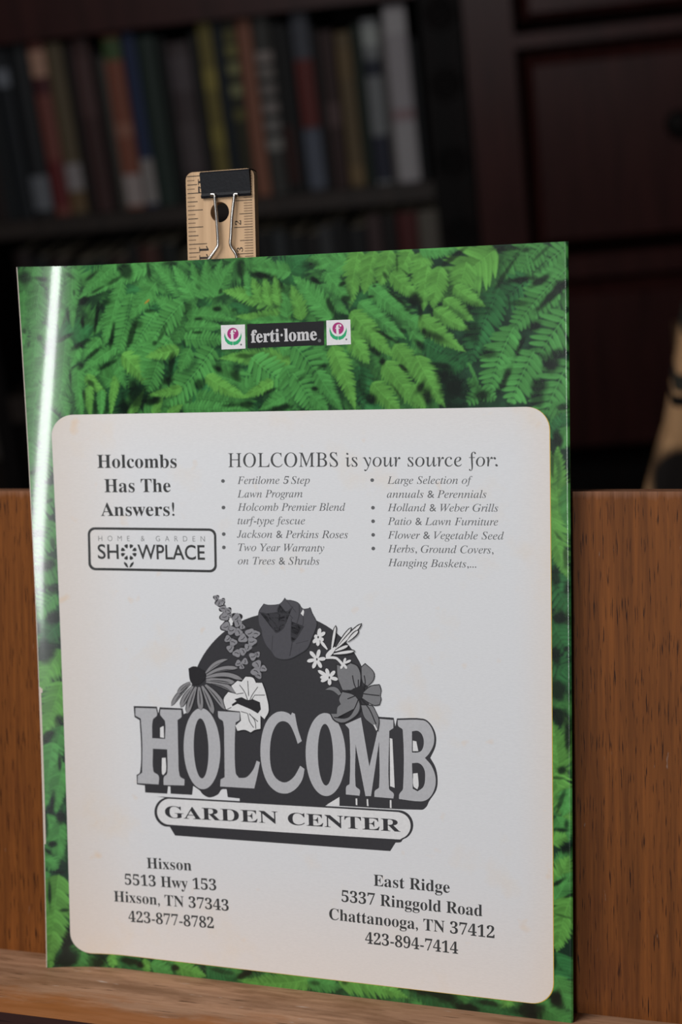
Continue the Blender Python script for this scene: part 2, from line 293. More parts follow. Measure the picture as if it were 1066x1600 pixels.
# every frond of the print: crop key, base, tip, width, brightness, kind (s serrated, f fine, o separate ovals), bend
CROPS = {'A': (25, 400, 4.845), 'B': (235, 395, 4.845), 'C': (445, 385, 4.845), 'D': (655, 375, 4.442),
         'E': (30, 640, 3.636), 'F': (40, 1070, 3.478), 'G': (845, 630, 3.333), 'H': (845, 1100, 3.2),
         'I': (70, 1470, 2.538), 'J': (480, 1500, 2.538)}
FRONDS = [
 # left of the top band
 ('A', 150, 60, 60, 420, 150, .95, 'f', .05), ('A', 60, 260, 50, 700, 140, 1.0, 'f', 0), ('A', 180, 220, 130, 640, 150, .95, 'f', 0),
 ('A', 230, 520, 60, 800, 140, .95, 'f', .05), ('A', 150, 640, 110, 1000, 150, 1.0, 'f', 0), ('A', 230, 760, 80, 1050, 150, .95, 'f', 0),
 ('A', 180, 960, 90, 1290, 150, 1.0, 'f', 0), ('A', 250, 1000, 200, 1300, 140, .95, 'f', 0),
 ('A', 340, 80, 330, 560, 150, .95, 'f', 0), ('A', 430, 90, 430, 560, 120, 1.0, 'f', .03), ('A', 300, 90, 280, 400, 120, .95, 'f', 0),
 ('A', 760, 60, 470, 330, 120, 1.0, 'f', .05), ('A', 1000, 90, 520, 320, 130, 1.02, 'f', .1), ('A', 800, 200, 560, 610, 130, .98, 'f', -.18),
 ('A', 760, 330, 650, 700, 140, 1.0, 'f', -.05), ('A', 880, 280, 770, 730, 170, 1.0, 'o', -.03), ('A', 1060, 200, 860, 480, 160, .95, 'f', 0),
 ('A', 1066, 420, 860, 760, 170, 1.02, 'o', .04), ('A', 640, 620, 440, 820, 110, 1.0, 'f', 0), ('A', 760, 690, 480, 880, 110, 1.0, 'f', .05),
 ('A', 380, 600, 340, 1050, 150, .92, 'f', 0), ('A', 480, 680, 410, 850, 90, 1.0, 'f', 0), ('A', 470, 830, 470, 1080, 120, .95, 'f', 0),
 ('A', 640, 850, 520, 900, 80, 1.0, 'f', 0), ('A', 540, 890, 690, 1040, 100, 1.08, 'f', .25), ('A', 330, 1050, 400, 1230, 130, 1.0, 'f', .1),
 ('A', 480, 1030, 500, 1230, 80, 1.05, 'f', .05), ('A', 560, 980, 570, 1230, 80, 1.08, 'f', .1), ('A', 650, 1010, 640, 1230, 80, 1.05, 'f', 0),
 ('A', 770, 900, 720, 1230, 80, 1.08, 'f', .08), ('A', 760, 760, 830, 1010, 120, .98, 'f', 0), ('A', 1066, 640, 850, 1000, 230, 1.02, 's', 0),
 ('A', 800, 740, 1010, 1000, 150, 1.1, 's', -.1), ('A', 1060, 900, 850, 1210, 60, .6, 's', 0), ('A', 850, 1210, 970, 1010, 70, 1.12, 's', .08),
 # under the clip
 ('B', 350, 400, 20, 90, 170, .98, 'f', .05), ('B', 350, 380, 170, 90, 140, 1.02, 'f', 0), ('B', 400, 350, 310, 70, 120, .95, 'f', 0),
 ('B', 440, 340, 420, 50, 130, 1.0, 'f', 0), ('B', 480, 340, 540, 50, 120, 1.0, 'f', -.05), ('B', 500, 330, 640, 60, 130, .95, 'f', -.1),
 ('B', 200, 420, 20, 330, 120, .95, 'f', 0), ('B', 660, 480, 360, 420, 120, .9, 'f', 0),
 ('B', 1066, 150, 780, 115, 130, 1.0, 's', .05), ('B', 960, 260, 1066, 350, 120, .8, 's', 0),
 ('B', 1066, 380, 545, 290, 190, 1.08, 's', .03), ('B', 770, 330, 690, 75, 80, 1.0, 's', .04), ('B', 840, 380, 770, 185, 95, 1.1, 's', 0),
 ('B', 910, 400, 860, 175, 95, 1.1, 's', 0), ('B', 980, 400, 940, 170, 95, 1.08, 's', 0), ('B', 1066, 430, 1010, 230, 100, 1.05, 's', 0),
 ('B', 1066, 470, 640, 480, 110, 1.08, 's', -.05), ('B', 1066, 520, 720, 520, 90, 1.0, 's', 0),
 ('B', 330, 370, 190, 700, 130, .8, 'o', .03), ('B', 250, 370, 0, 690, 170, 1.0, 'o', .06),
 ('B', 270, 470, 640, 510, 110, .95, 'f', -.05), ('B', 260, 560, 560, 560, 110, .95, 'f', 0), ('B', 250, 650, 560, 660, 130, .98, 'o', 0),
 ('B', 150, 640, -60, 930, 200, 1.02, 'o', 0), ('B', 220, 730, -40, 790, 110, 1.1, 's', 0), ('B', 60, 820, -20, 1050, 150, .9, 'o', 0),
 ('B', 480, 720, 120, 1150, 220, 1.02, 'o', -.05), ('B', 300, 720, 220, 900, 120, .9, 'f', 0), ('B', 240, 1020, -20, 1075, 80, 1.1, 's', -.08),
 ('B', 1066, 780, 510, 830, 130, .8, 's', 0), ('B', 1066, 830, 520, 800, 150, 1.08, 's', .08), ('B', 760, 790, 1066, 1010, 220, 1.05, 'o', .06),
 ('B', 340, 1090, 680, 1120, 140, .75, 'o', .05), ('B', 420, 930, 740, 1100, 120, 1.12, 's', .08), ('B', 240, 1180, 740, 1190, 110, .95, 'o', 0),
 ('B', 930, 970, 690, 1100, 90, 1.12, 's', -.05), ('B', 1066, 1050, 820, 1190, 110, 1.0, 's', -.05), ('B', 20, 1230, 95, 1090, 70, 1.12, 's', 0),
 ('B', 130, 1230, 245, 1150, 70, 1.1, 's', 0), ('B', 980, 700, 1066, 770, 90, 1.0, 's', 0),
 # right of the brand strip
 ('C', 400, 80, 160, 110, 110, 1.0, 's', .05), ('C', 470, 90, 220, 170, 110, 1.02, 's', .05), ('C', 480, 120, 260, 270, 120, 1.0, 's', .05),
 ('C', 560, 20, 490, 470, 170, 1.06, 's', .03), ('C', 680, 30, 600, 360, 170, 1.06, 's', 0), ('C', 800, 20, 720, 300, 170, 1.08, 's', 0),
 ('C', 960, 20, 850, 240, 170, 1.08, 's', 0), ('C', 1066, 40, 980, 300, 170, 1.06, 's', 0),
 ('C', 260, 290, 490, 520, 130, 1.0, 's', .05), ('C', 320, 200, 500, 430, 120, .98, 's', .03),
 ('C', 360, 550, 60, 220, 180, 1.04, 's', .04), ('C', 130, 560, 50, 290, 130, 1.06, 's', .03), ('C', 20, 540, 0, 400, 110, .95, 's', 0),
 ('C', 560, 420, 920, 700, 150, 1.05, 's', .04), ('C', 640, 300, 1000, 580, 140, 1.05, 's', .04), ('C', 800, 200, 1040, 420, 130, 1.06, 's', 0),
 ('C', 930, 540, 1066, 620, 120, 1.05, 's', 0), ('C', 960, 640, 1066, 760, 120, 1.0, 's', 0),
 ('C', 600, 820, 760, 1000, 190, .7, 'o', 0), ('C', 560, 900, 600, 1180, 180, .65, 'o', 0), ('C', 760, 650, 840, 780, 110, .9, 's', 0),
 ('C', 500, 490, 830, 840, 170, 1.1, 's', .05), ('C', 490, 640, 640, 890, 150, 1.06, 's', .05),
 ('C', 220, 760, 320, 900, 150, .9, 's', 0), ('C', 60, 740, 240, 980, 230, 1.0, 'o', -.1), ('C', 0, 900, 100, 1240, 180, .85, 'o', -.1), ('C', 60, 960, 210, 1240, 200, 1.0, 'o', -.12),
 ('C', 240, 940, 440, 1250, 150, 1.02, 's', .04), ('C', 360, 750, 535, 1240, 160, 1.12, 's', -.04), ('C', 200, 1120, 330, 1260, 120, .95, 's', 0),
 ('C', 830, 740, 1066, 1040, 160, 1.06, 's', .03), ('C', 750, 870, 1066, 1260, 180, 1.12, 's', .03), ('C', 660, 1030, 880, 1260, 160, 1.1, 's', .03),
 # upper right corner
 ('D', 760, 20, 520, 300, 170, .85, 'o', .04), ('D', 600, 120, 400, 420, 190, .7, 'o', .05), ('D', 780, 250, 560, 440, 200, .6, 'o', 0),
 ('D', 560, 330, 350, 860, 200, .62, 'o', .04), ('D', 30, 700, 340, 870, 170, .62, 'o', .05), ('D', 60, 820, 300, 900, 120, .5, 'o', .05),
 ('D', 1040, 40, 760, 270, 190, .9, 'o', .05), ('D', 860, 20, 700, 210, 150, .85, 'o', 0), ('D', 740, 70, 800, 350, 14, .9, 's', 0),
 ('D', 0, 60, 290, 60, 120, 1.05, 's', .05), ('D', 540, 60, 150, 430, 330, 1.1, 's', .08), ('D', 330, 150, 260, 420, 190, 1.1, 's', 0),
 ('D', 60, 180, 30, 490, 140, 1.08, 's', .04), ('D', 150, 180, 100, 480, 150, 1.08, 's', .04), ('D', 240, 320, 460, 462, 110, 1.14, 's', .06),
 ('D', 170, 410, 380, 560, 120, 1.14, 's', .05), ('D', 100, 480, 348, 625, 120, 1.14, 's', .04), ('D', 0, 530, 322, 775, 130, 1.14, 's', .05),
 ('D', -20, 800, 180, 1160, 160, 1.14, 's', .05), ('D', -40, 1000, 40, 1180, 110, 1.1, 's', 0),
 ('D', 1040, 320, 830, 530, 170, .7, 'o', .03), ('D', 1030, 190, 640, 640, 200, .95, 'o', .04), ('D', 660, 600, 480, 1060, 210, .95, 'o', .06),
 ('D', 1040, 500, 820, 830, 240, .98, 'o', .05), ('D', 800, 770, 640, 1130, 240, 1.0, 'o', .05), ('D', 1050, 830, 860, 1260, 260, .98, 'o', .05),
 ('D', 340, 850, 430, 1070, 24, .8, 's', -.05), ('D', 420, 1050, 340, 960, 70, .8, 'o', 0), ('D', 420, 1040, 530, 1100, 90, .9, 'o', 0), ('D', 420, 1050, 340, 1130, 90, .9, 'o', 0),
 # left border
 ('E', 90, -10, 60, 260, 130, 1.0, 'f', 0), ('E', 170, 0, 150, 240, 120, .95, 'f', 0), ('E', 60, 180, 70, 480, 120, 1.0, 'f', .05), ('E', 190, 180, 110, 420, 120, .9, 'o', 0),
 ('E', 190, 430, 70, 690, 150, .9, 'o', .15), ('E', 215, 640, 90, 830, 150, .9, 'o', .1), ('E', 215, 850, 90, 1000, 150, .85, 'o', .1),
 ('E', 215, 1050, 90, 1180, 130, .95, 'o', .15), ('E', 230, 1220, 130, 1330, 110, .5, 'o', .1), ('E', 240, 1360, 100, 1620, 170, 1.08, 's', .05),
 ('F', 200, -20, 80, 320, 170, 1.08, 's', 0), ('F', 200, 220, 150, 420, 120, .9, 's', 0), ('F', 150, 310, 105, 680, 130, 1.04, 's', .03),
 ('F', 205, 420, 165, 700, 110, 1.0, 's', .03), ('F', 120, 700, 215, 960, 110, 1.0, 's', .1), ('F', 190, 740, 170, 1000, 90, .95, 's', 0), ('F', 95, 940, 175, 1000, 90, 1.05, 's', 0),
 ('F', 100, 1010, 120, 1250, 70, .9, 's', 0), ('F', 180, 1030, 130, 1560, 190, 1.1, 's', .02), ('F', 230, 1420, 300, 1500, 110, .7, 'o', 0),
 # right border
 ('G', 60, 0, 130, 90, 110, .8, 'o', 0), ('G', 60, 190, 130, 60, 90, .6, 'o', 0), ('G', 150, 120, 100, 240, 90, .9, 's', 0), ('G', 95, 640, 90, 225, 150, 1.12, 's', -.04),
 ('G', 60, 420, 52, 250, 60, 1.1, 's', 0), ('G', 150, 420, 140, 720, 90, .95, 's', 0), ('G', 50, 560, 145, 920, 120, 1.12, 's', .05),
 ('G', 50, 880, 160, 1080, 140, .62, 'o', .1), ('G', 60, 1120, 160, 1310, 120, .62, 'o', .1), ('G', 60, 1330, 160, 1420, 110, .55, 'o', .1), ('G', 130, 1500, 150, 1380, 80, .6, 'o', 0),
 ('H', 60, 60, 70, 130, 60, .6, 'o', 0), ('H', 140, 270, 115, 40, 70, 1.08, 's', .04), ('H', 90, 360, 60, 90, 140, 1.1, 's', .04), ('H', 60, 300, 150, 600, 140, 1.1, 's', .05),
 ('H', 150, 420, 110, 560, 90, 1.0, 's', 0), ('H', 80, 560, 140, 690, 110, .9, 's', 0), ('H', 50, 690, 130, 660, 90, 1.15, 's', 0), ('H', 70, 940, 140, 760, 140, 1.1, 's', .05),
 ('H', 60, 1000, 160, 840, 110, 1.05, 's', 0), ('H', 150, 960, 80, 1240, 140, 1.08, 's', .04), ('H', 60, 1240, 160, 1400, 150, .62, 's', .05), ('H', 60, 1330, 160, 1500, 140, .66, 's', .05),
 ('H', 0, 1480, 100, 1600, 130, .7, 's', 0), ('H', 150, 1380, 110, 1600, 120, .8, 's', 0),
 # bottom border
 ('I', 150, 40, 140, 110, 60, .9, 's', 0), ('I', 60, 30, 110, 100, 80, .5, 'o', 0), ('I', 265, 50, 270, 110, 50, 1.1, 's', 0), ('I', 300, 100, 380, 70, 80, .5, 'o', 0),
 ('I', 395, 70, 410, 130, 50, 1.1, 's', 0), ('I', 420, 90, 510, 130, 70, 1.05, 's', 0), ('I', 510, 90, 640, 140, 80, 1.08, 's', .05), ('I', 640, 110, 760, 150, 80, .6, 'o', .05),
 ('I', 1066, 150, 770, 155, 90, 1.1, 's', -.1),
 ('J', 0, 80, 140, 110, 80, .95, 's', 0), ('J', 120, 80, 400, 150, 110, 1.08, 's', -.1), ('J', 420, 110, 620, 190, 90, .5, 'o', .05), ('J', 640, 170, 760, 210, 80, .5, 'o', .05),
 ('J', 790, 130, 800, 220, 50, 1.1, 's', 0), ('J', 900, 170, 1050, 260, 130, .85, 's', -.05), ('J', 980, 60, 1050, 200, 90, .85, 's', 0), ('J', 860, 230, 760, 200, 60, .5, 's', 0),
]
# dark gaps between the fronds: crop key, centre, half sizes, angle, strength
GAPS = [('A', 60, 165, 50, 60, 0, .85), ('A', 190, 175, 55, 22, -10, .8), ('A', 410, 150, 40, 14, -35, .6), ('A', 575, 150, 75, 16, 35, .75), ('A', 830, 110, 45, 60, 20, .8),
 ('A', 740, 190, 70, 16, 25, .7), ('A', 620, 255, 70, 12, 25, .75), ('A', 512, 335, 45, 22, 35, .9), ('A', 505, 510, 18, 50, 0, .95), ('A', 610, 470, 14, 110, -10, .9), ('A', 690, 350, 60, 30, 20, .75),
 ('A', 395, 460, 12, 60, 0, .7), ('A', 728, 600, 18, 110, -12, .85), ('A', 880, 590, 24, 130, -22, .8), ('A', 930, 520, 40, 30, 20, .6), ('A', 375, 615, 75, 16, 30, .8), ('A', 490, 670, 70, 22, 30, .85),
 ('A', 580, 740, 75, 16, 35, .8), ('A', 680, 830, 90, 16, 25, .8), ('A', 490, 840, 30, 20, 40, .7), ('A', 412, 930, 12, 85, 0, .8), ('A', 560, 960, 35, 22, -35, .75), ('A', 515, 1060, 14, 50, 0, .7), ('A', 600, 1150, 14, 60, 0, .6), ('A', 690, 1130, 14, 60, 0, .6),
 ('A', 910, 1050, 90, 90, 0, .85), ('A', 820, 1140, 40, 60, 0, .8), ('A', 1020, 1100, 50, 30, 0, .8), ('A', 1005, 110, 16, 60, 5, .75), ('A', 1020, 415, 50, 16, 0, .7), ('A', 1050, 660, 25, 18, 30, .7), ('A', 180, 620, 20, 22, 0, .7), ('A', 95, 670, 12, 30, -20, .7), ('A', 60, 570, 16, 20, 0, .7), ('A', 440, 280, 10, 20, 0, .7),
 ('B', 505, 425, 40, 18, -5, .9), ('B', 640, 430, 30, 14, 10, .6), ('B', 365, 500, 30, 10, 0, .8), ('B', 360, 603, 34, 10, 0, .8), ('B', 160, 850, 28, 100, -12, .85), ('B', 130, 970, 50, 30, 20, .8), ('B', 70, 650, 60, 14, 50, .6), ('B', 515, 880, 55, 32, -30, .95), ('B', 640, 930, 85, 40, -35, .75), ('B', 375, 1000, 50, 40, 30, .8),
 ('B', 720, 1150, 90, 28, -5, .8), ('B', 980, 1175, 100, 26, 10, .85), ('B', 845, 170, 85, 28, -12, .95), ('B', 690, 130, 30, 70, 0, .75), ('B', 40, 1120, 50, 30, 0, .8), ('B', 600, 1155, 60, 12, 0, .7), ('B', 150, 80, 50, 14, 0, .7), ('B', 370, 160, 10, 34, 20, .6), ('B', 360, 260, 14, 36, 40, .5), ('B', 920, 1040, 60, 12, 20, .7), ('B', 530, 290, 14, 22, -30, .7), ('B', 1000, 260, 20, 50, 30, .6), ('B', 260, 690, 10, 30, 0, .6), ('B', 100, 580, 50, 16, 55, .5), ('B', 280, 430, 40, 50, 60, .45), ('B', 700, 780, 60, 14, 0, .6),
 ('C', 230, 258, 40, 16, -35, .95), ('C', 180, 130, 70, 30, 0, .6), ('C', 20, 330, 40, 60, 0, .45), ('C', 435, 285, 26, 16, 20, .9), ('C', 465, 395, 36, 22, 0, .85), ('C', 345, 450, 20, 60, 25, .85), ('C', 840, 385, 130, 12, -40, .85), ('C', 990, 405, 50, 65, 20, .95), ('C', 930, 480, 30, 14, 0, .8), ('C', 570, 320, 8, 34, 0, .75), ('C', 650, 380, 30, 12, 0, .8), ('C', 680, 300, 20, 10, 0, .8), ('C', 760, 220, 12, 24, 30, .7), ('C', 850, 130, 8, 60, 0, .6), ('C', 930, 210, 60, 8, -40, .7),
 ('C', 770, 680, 110, 14, -30, .85), ('C', 740, 870, 24, 26, 0, .95), ('C', 690, 800, 60, 22, -40, .8), ('C', 225, 1080, 28, 18, 0, .9), ('C', 290, 905, 40, 14, 20, .75), ('C', 650, 1150, 60, 45, -30, .9), ('C', 590, 1050, 30, 90, 0, .5), ('C', 1030, 1060, 30, 70, -30, .9), ('C', 900, 920, 40, 16, -40, .9), ('C', 1020, 740, 50, 26, -45, .9), ('C', 1060, 640, 20, 30, 0, .8), ('C', 850, 1100, 70, 10, -55, .6), ('C', 120, 1000, 40, 14, 30, .6), ('C', 900, 640, 30, 16, -30, .7),
 ('D', 90, 660, 90, 26, -20, .8), ('D', 10, 480, 16, 60, 0, .8), ('D', 245, 115, 70, 12, 35, .8), ('D', 620, 60, 70, 12, 0, .8), ('D', 700, 275, 65, 16, 5, .95), ('D', 600, 230, 12, 120, -35, .7), ('D', 845, 280, 60, 18, 30, .9), ('D', 930, 380, 100, 20, 42, .95), ('D', 800, 600, 40, 30, 20, .95), ('D', 700, 740, 16, 60, -25, .9), ('D', 600, 960, 20, 70, -25, .9), ('D', 240, 1020, 100, 110, 0, .97), ('D', 920, 870, 50, 40, 0, .95), ('D', 830, 1010, 40, 40, 0, .9), ('D', 980, 790, 50, 25, 0, .9), ('D', 60, 1080, 36, 80, 20, .9), ('D', 160, 870, 70, 14, -10, .7), ('D', 430, 1080, 40, 30, 0, .9), ('D', 360, 640, 40, 50, 0, .7), ('D', 400, 480, 60, 40, 0, .5), ('D', 480, 790, 40, 26, 0, .7), ('D', 680, 440, 60, 16, 0, .6), ('D', 1000, 310, 40, 24, 0, .9), ('D', 850, 90, 60, 10, 40, .6), ('D', 745, 70, 24, 14, 0, .8), ('D', 820, 1100, 30, 40, 20, .7),
 ('E', 95, 705, 45, 26, 0, .9), ('E', 160, 880, 60, 34, 20, .9), ('E', 190, 1020, 40, 30, 0, .9), ('E', 190, 1190, 40, 45, 0, .9), ('E', 150, 1370, 60, 70, 0, .95), ('E', 70, 560, 12, 40, 20, .8), ('E', 170, 520, 30, 12, 30, .7), ('E', 90, 350, 40, 10, 25, .6), ('E', 190, 760, 16, 40, 0, .7), ('E', 100, 900, 22, 20, 0, .8), ('E', 100, 1240, 20, 50, 0, .8),
 ('F', 120, 280, 40, 26, 35, .9), ('F', 180, 190, 26, 26, 30, .8), ('F', 185, 420, 10, 60, 0, .9), ('F', 145, 640, 16, 70, -8, .95), ('F', 192, 720, 22, 40, 0, .95), ('F', 108, 760, 14, 80, 0, .85), ('F', 145, 865, 22, 18, 0, .95), ('F', 120, 905, 30, 10, -45, .9), ('F', 180, 1020, 26, 12, 0, .9), ('F', 130, 1120, 9, 90, 0, .9), ('F', 210, 1225, 26, 9, 0, .8), ('F', 225, 1400, 20, 70, -10, .8), ('F', 220, 1500, 60, 40, 0, .75),
 ('G', 95, 190, 22, 34, 30, .95), ('G', 60, 330, 8, 50, 0, .7), ('G', 120, 20, 30, 14, 0, .8), ('G', 100, 1120, 45, 40, 10, .97), ('G', 75, 900, 20, 50, 10, .8), ('G', 80, 1320, 26, 45, 0, .9), ('G', 90, 1500, 40, 40, 0, .9), ('G', 140, 960, 20, 30, 0, .85), ('G', 135, 1280, 18, 14, 0, .8), ('G', 90, 690, 40, 8, -50, .6), ('G', 130, 800, 14, 60, 0, .7),
 ('H', 90, 60, 40, 34, 0, .9), ('H', 135, 170, 12, 70, 0, .85), ('H', 105, 330, 20, 18, 0, .9), ('H', 85, 370, 30, 7, 0, .7), ('H', 100, 630, 40, 12, 0, .9), ('H', 125, 720, 34, 34, 0, .95), ('H', 90, 890, 36, 10, 35, .9), ('H', 140, 960, 30, 7, 25, .8), ('H', 110, 1060, 40, 5, -10, .6), ('H', 75, 1470, 22, 45, -20, .95), ('H', 70, 1290, 10, 50, 0, .7), ('H', 100, 490, 10, 60, -20, .7), ('H', 130, 600, 14, 30, 0, .8),
 ('I', 210, 90, 40, 40, 0, .9), ('I', 330, 80, 45, 16, 0, .85), ('I', 380, 95, 18, 16, 0, .95), ('I', 520, 105, 16, 12, 0, .9), ('I', 700, 120, 60, 10, -5, .6), ('I', 790, 135, 50, 14, 25, .9), ('I', 90, 70, 40, 40, 0, .7),
 ('J', 500, 130, 110, 26, -8, .9), ('J', 640, 190, 50, 16, 0, .9), ('J', 880, 200, 60, 40, 0, .95), ('J', 720, 170, 60, 12, 0, .8), ('J', 990, 160, 22, 34, 35, .95), ('J', 30, 90, 20, 10, 0, .6), ('J', 150, 85, 14, 12, 0, .7)]

# ------------------------------------------------------------------ the wall of furniture behind: one shared frame
_v = ray_w(-15000, 1712); EXB = -np.array([_v[0], _v[1], 0]); EXB /= np.linalg.norm(EXB)
YAW = math.atan2(EXB[1], EXB[0]); EYB = np.array([-EXB[1], EXB[0], 0])
_d = ray_w(950, 800); O_B = CAMW+_d*(-CAMW[2]/_d[2])          # a floor point at the foot of the chest
def BP(px, py, off=0.0):
    """photo pixel -> (x, z) on the furniture front, 'off' metres behind it"""
    d = ray_w(px, py); t = ((O_B-CAMW)@EYB+off)/(d@EYB); q = CAMW+d*t-O_B
    return float(q@EXB), float(q[2])
M_B = Matrix.Translation(Vector(O_B)) @ Matrix.Rotation(YAW, 4, 'Z')
def bthing(name, label, cat, loc, group=None):
    return thing(name, label, cat, tuple(M_B @ Vector(loc)), None, group, YAW)

# ------------------------------------------------------------------ the setting
t = NT('dark_wood_floor'); v = t.coord((3, 40, 1)); g = t.noise(v, 1, 5)
t.base(t.ramp(g, [(.3, (.010, .007, .006)), (.7, (.028, .018, .014))])); t.set(.45, .4)
bm = bmesh.new(); box(bm, -3.2, 3.2, -3.6, 2.9, -.1, 0); fl = bobj('floor', bm, t.m); tag(fl, 'dark polished wooden floor', None, None, 'structure')
wallm = plain('wall_paint', (.10, .085, .075, 1), .9, .2, 0, .06, 30)
bm = bmesh.new(); box(bm, -3.4, 3.4, .50, .62, 0, 2.5)
bw = bobj('wall_back', bm, wallm); bw.matrix_world = M_B; tag(bw, 'dark plastered wall behind the bookcase', None, None, 'structure')

# ------------------------------------------------------------------ dark mahogany bookcase
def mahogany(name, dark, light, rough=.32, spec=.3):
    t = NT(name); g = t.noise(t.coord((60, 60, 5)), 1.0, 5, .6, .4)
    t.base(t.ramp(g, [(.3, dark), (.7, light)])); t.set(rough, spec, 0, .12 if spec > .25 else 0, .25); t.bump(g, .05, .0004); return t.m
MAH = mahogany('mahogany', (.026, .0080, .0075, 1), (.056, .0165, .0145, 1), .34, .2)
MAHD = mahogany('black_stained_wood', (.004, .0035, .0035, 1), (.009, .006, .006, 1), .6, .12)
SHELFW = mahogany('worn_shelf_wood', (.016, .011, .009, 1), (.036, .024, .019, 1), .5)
DEPTH = .30
xl = BP(-70, 200)[0]; xr = BP(665, 150)[0]; xp = BP(733, 150)[0]
z_shelf = BP(350, 316)[1]; z_under = BP(350, 343)[1]; z_rail = BP(300, 34)[1]; z_railt = z_rail+.13
z_low = BP(15, 622)[1]; z_lowb = BP(15, 662)[1]
bc = bthing('bookcase', 'tall dark mahogany bookcase full of old books behind the easel', 'bookcase', (xl, 0, 0))
def bx(name, x0, x1, y0, y1, z0, z1, mat, parent=bc, ox=xl, bv=.003):
    return bbox(name, (x0-ox, x1-ox, y0, y1, z0, z1), mat, parent, bv, 2)
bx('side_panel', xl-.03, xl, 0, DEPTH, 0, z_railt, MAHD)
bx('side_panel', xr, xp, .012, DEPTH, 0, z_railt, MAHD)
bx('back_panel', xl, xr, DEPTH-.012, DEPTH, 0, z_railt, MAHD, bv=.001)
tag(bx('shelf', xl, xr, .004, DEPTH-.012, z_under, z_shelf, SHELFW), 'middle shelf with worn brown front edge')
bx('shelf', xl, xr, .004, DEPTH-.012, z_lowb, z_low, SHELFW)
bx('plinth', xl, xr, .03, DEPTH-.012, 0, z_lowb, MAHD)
bx('top_rail', xl, xr, -.012, .03, z_rail, z_railt, MAH, bv=.006)
bx('top_panel', xl-.03, xp, -.02, DEPTH, z_railt, z_railt+.025, MAH, bv=.005)
# the carved pilaster on the right-hand upright: rosettes and a fluted strip
pw = xp-xr; pxc = (xr+xp)/2-xl
bm = bmesh.new(); box(bm, pxc-pw*.46, pxc+pw*.46, -.010, .012, .03, z_railt-.004); bevel(bm, .004, 2)
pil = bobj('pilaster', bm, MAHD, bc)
def ringb(bm, cx, cz, y, R, r, n=28, k=8):
    vs_ = [[bm.verts.new((cx+(R+r*math.cos(b))*math.cos(a), y-r*math.sin(b), cz+(R+r*math.cos(b))*math.sin(a))) for b in [2*math.pi*j/k for j in range(k)]] for a in [2*math.pi*i/n for i in range(n)]]
    for i in range(n):
        for j in range(k):
            f = bm.faces.new((vs_[i][j], vs_[(i+1) % n][j], vs_[(i+1) % n][(j+1) % k], vs_[i][(j+1) % k])); f.smooth = True
for zz in (BP(690, 20)[1], BP(700, 130)[1], BP(712, 250)[1], BP(720, 360)[1], BP(730, 480)[1]):
    bm = bmesh.new(); ringb(bm, pxc, zz, -.010, pw*.30, pw*.07); ringb(bm, pxc, zz, -.010, pw*.12, pw*.06)
    for a in range(8):
        c_, s_ = math.cos(a*math.pi/4), math.sin(a*math.pi/4)
        tube(bm, [(pxc+c_*pw*.16, -.011, zz+s_*pw*.16), (pxc+c_*pw*.28, -.012, zz+s_*pw*.28)], [pw*.05, pw*.02], 8)
    bobj('carved_rosette', bm, MAHD, pil)

# ------------------------------------------------------------------ books
def cloth(name, c, rough=.6): return plain('binding_'+name, c, rough, .35, 0, .14, 220)
PAGES = plain('book_pages', (.42, .36, .27, 1), .9, .1, 0, .1, 400)
_mc = {}
def bmat(c):
    if c not in _mc:
        q = lin(*c); g_ = sum(q[:3])/3; _mc[c] = cloth('%d_%d_%d' % c, tuple((v_*.84+g_*.16)*.86 for v_ in q[:3])+(1,))
    return _mc[c]
def book(x0, x1, z0, h, depth, yf, col, bands, label, group, lean=0.0):
    th = max(.008, x1-x0)
    r = bthing('book', label, 'book', (x0, yf, z0), group)
    if lean: r.rotation_euler = (0, lean, YAW)
    bm = bmesh.new(); t_ = .0022; nseg = 6         # boards and a rounded spine in one bent sheet
    prof = [(0, depth)]+[(th/2-th/2*math.cos(math.pi*k/nseg), -.12*th*math.sin(math.pi*k/nseg)+.004) for k in range(nseg+1)]+[(th, depth)]
    ins = [(t_, depth)]+[(th/2-(th/2-t_)*math.cos(math.pi*k/nseg), -.12*(th-t_)*math.sin(math.pi*k/nseg)+.004+t_) for k in range(nseg+1)]+[(th-t_, depth)]
    vo = [[bm.verts.new((x, y, z)) for z in (0, h)] for x, y in prof]; vi = [[bm.verts.new((x, y, z)) for z in (0, h)] for x, y in ins]
    for k in range(len(prof)-1):
        bm.faces.new((vo[k][0], vo[k+1][0], vo[k+1][1], vo[k][1])); bm.faces.new((vi[k+1][0], vi[k][0], vi[k][1], vi[k+1][1]))
        for e in (0, 1): bm.faces.new((vo[k][e], vo[k+1][e], vi[k+1][e], vi[k][e]) if e else (vi[k][e], vi[k+1][e], vo[k+1][e], vo[k][e]))
    for k in (0, len(prof)-1): bm.faces.new((vo[k][0], vo[k][1], vi[k][1], vi[k][0]) if k == 0 else (vi[k][0], vi[k][1], vo[k][1], vo[k][0]))
    bmesh.ops.recalc_face_normals(bm, faces=bm.faces)
    bobj('cover', bm, bmat(col), r)
    bbox('page_block', (t_+.0003, th-t_-.0003, .009, depth-.004, .003, h-.004), PAGES, r, .0006, 1)
    for f0, f1, c in bands:
        bm = bmesh.new(); a = []
        for k in range(nseg+1):
            an = math.pi*(.06+.88*k/nseg); x, y = th/2-th/2*math.cos(an), -.12*th*math.sin(an)+.004-.0004
            a.append((bm.verts.new((x, y, h*f0)), bm.verts.new((x, y, h*f1))))
        for p_, q in zip(a, a[1:]): bm.faces.new((p_[0], q[0], q[1], p_[1]))
        s = bobj('spine_label', bm, bmat(c), r)
    return r
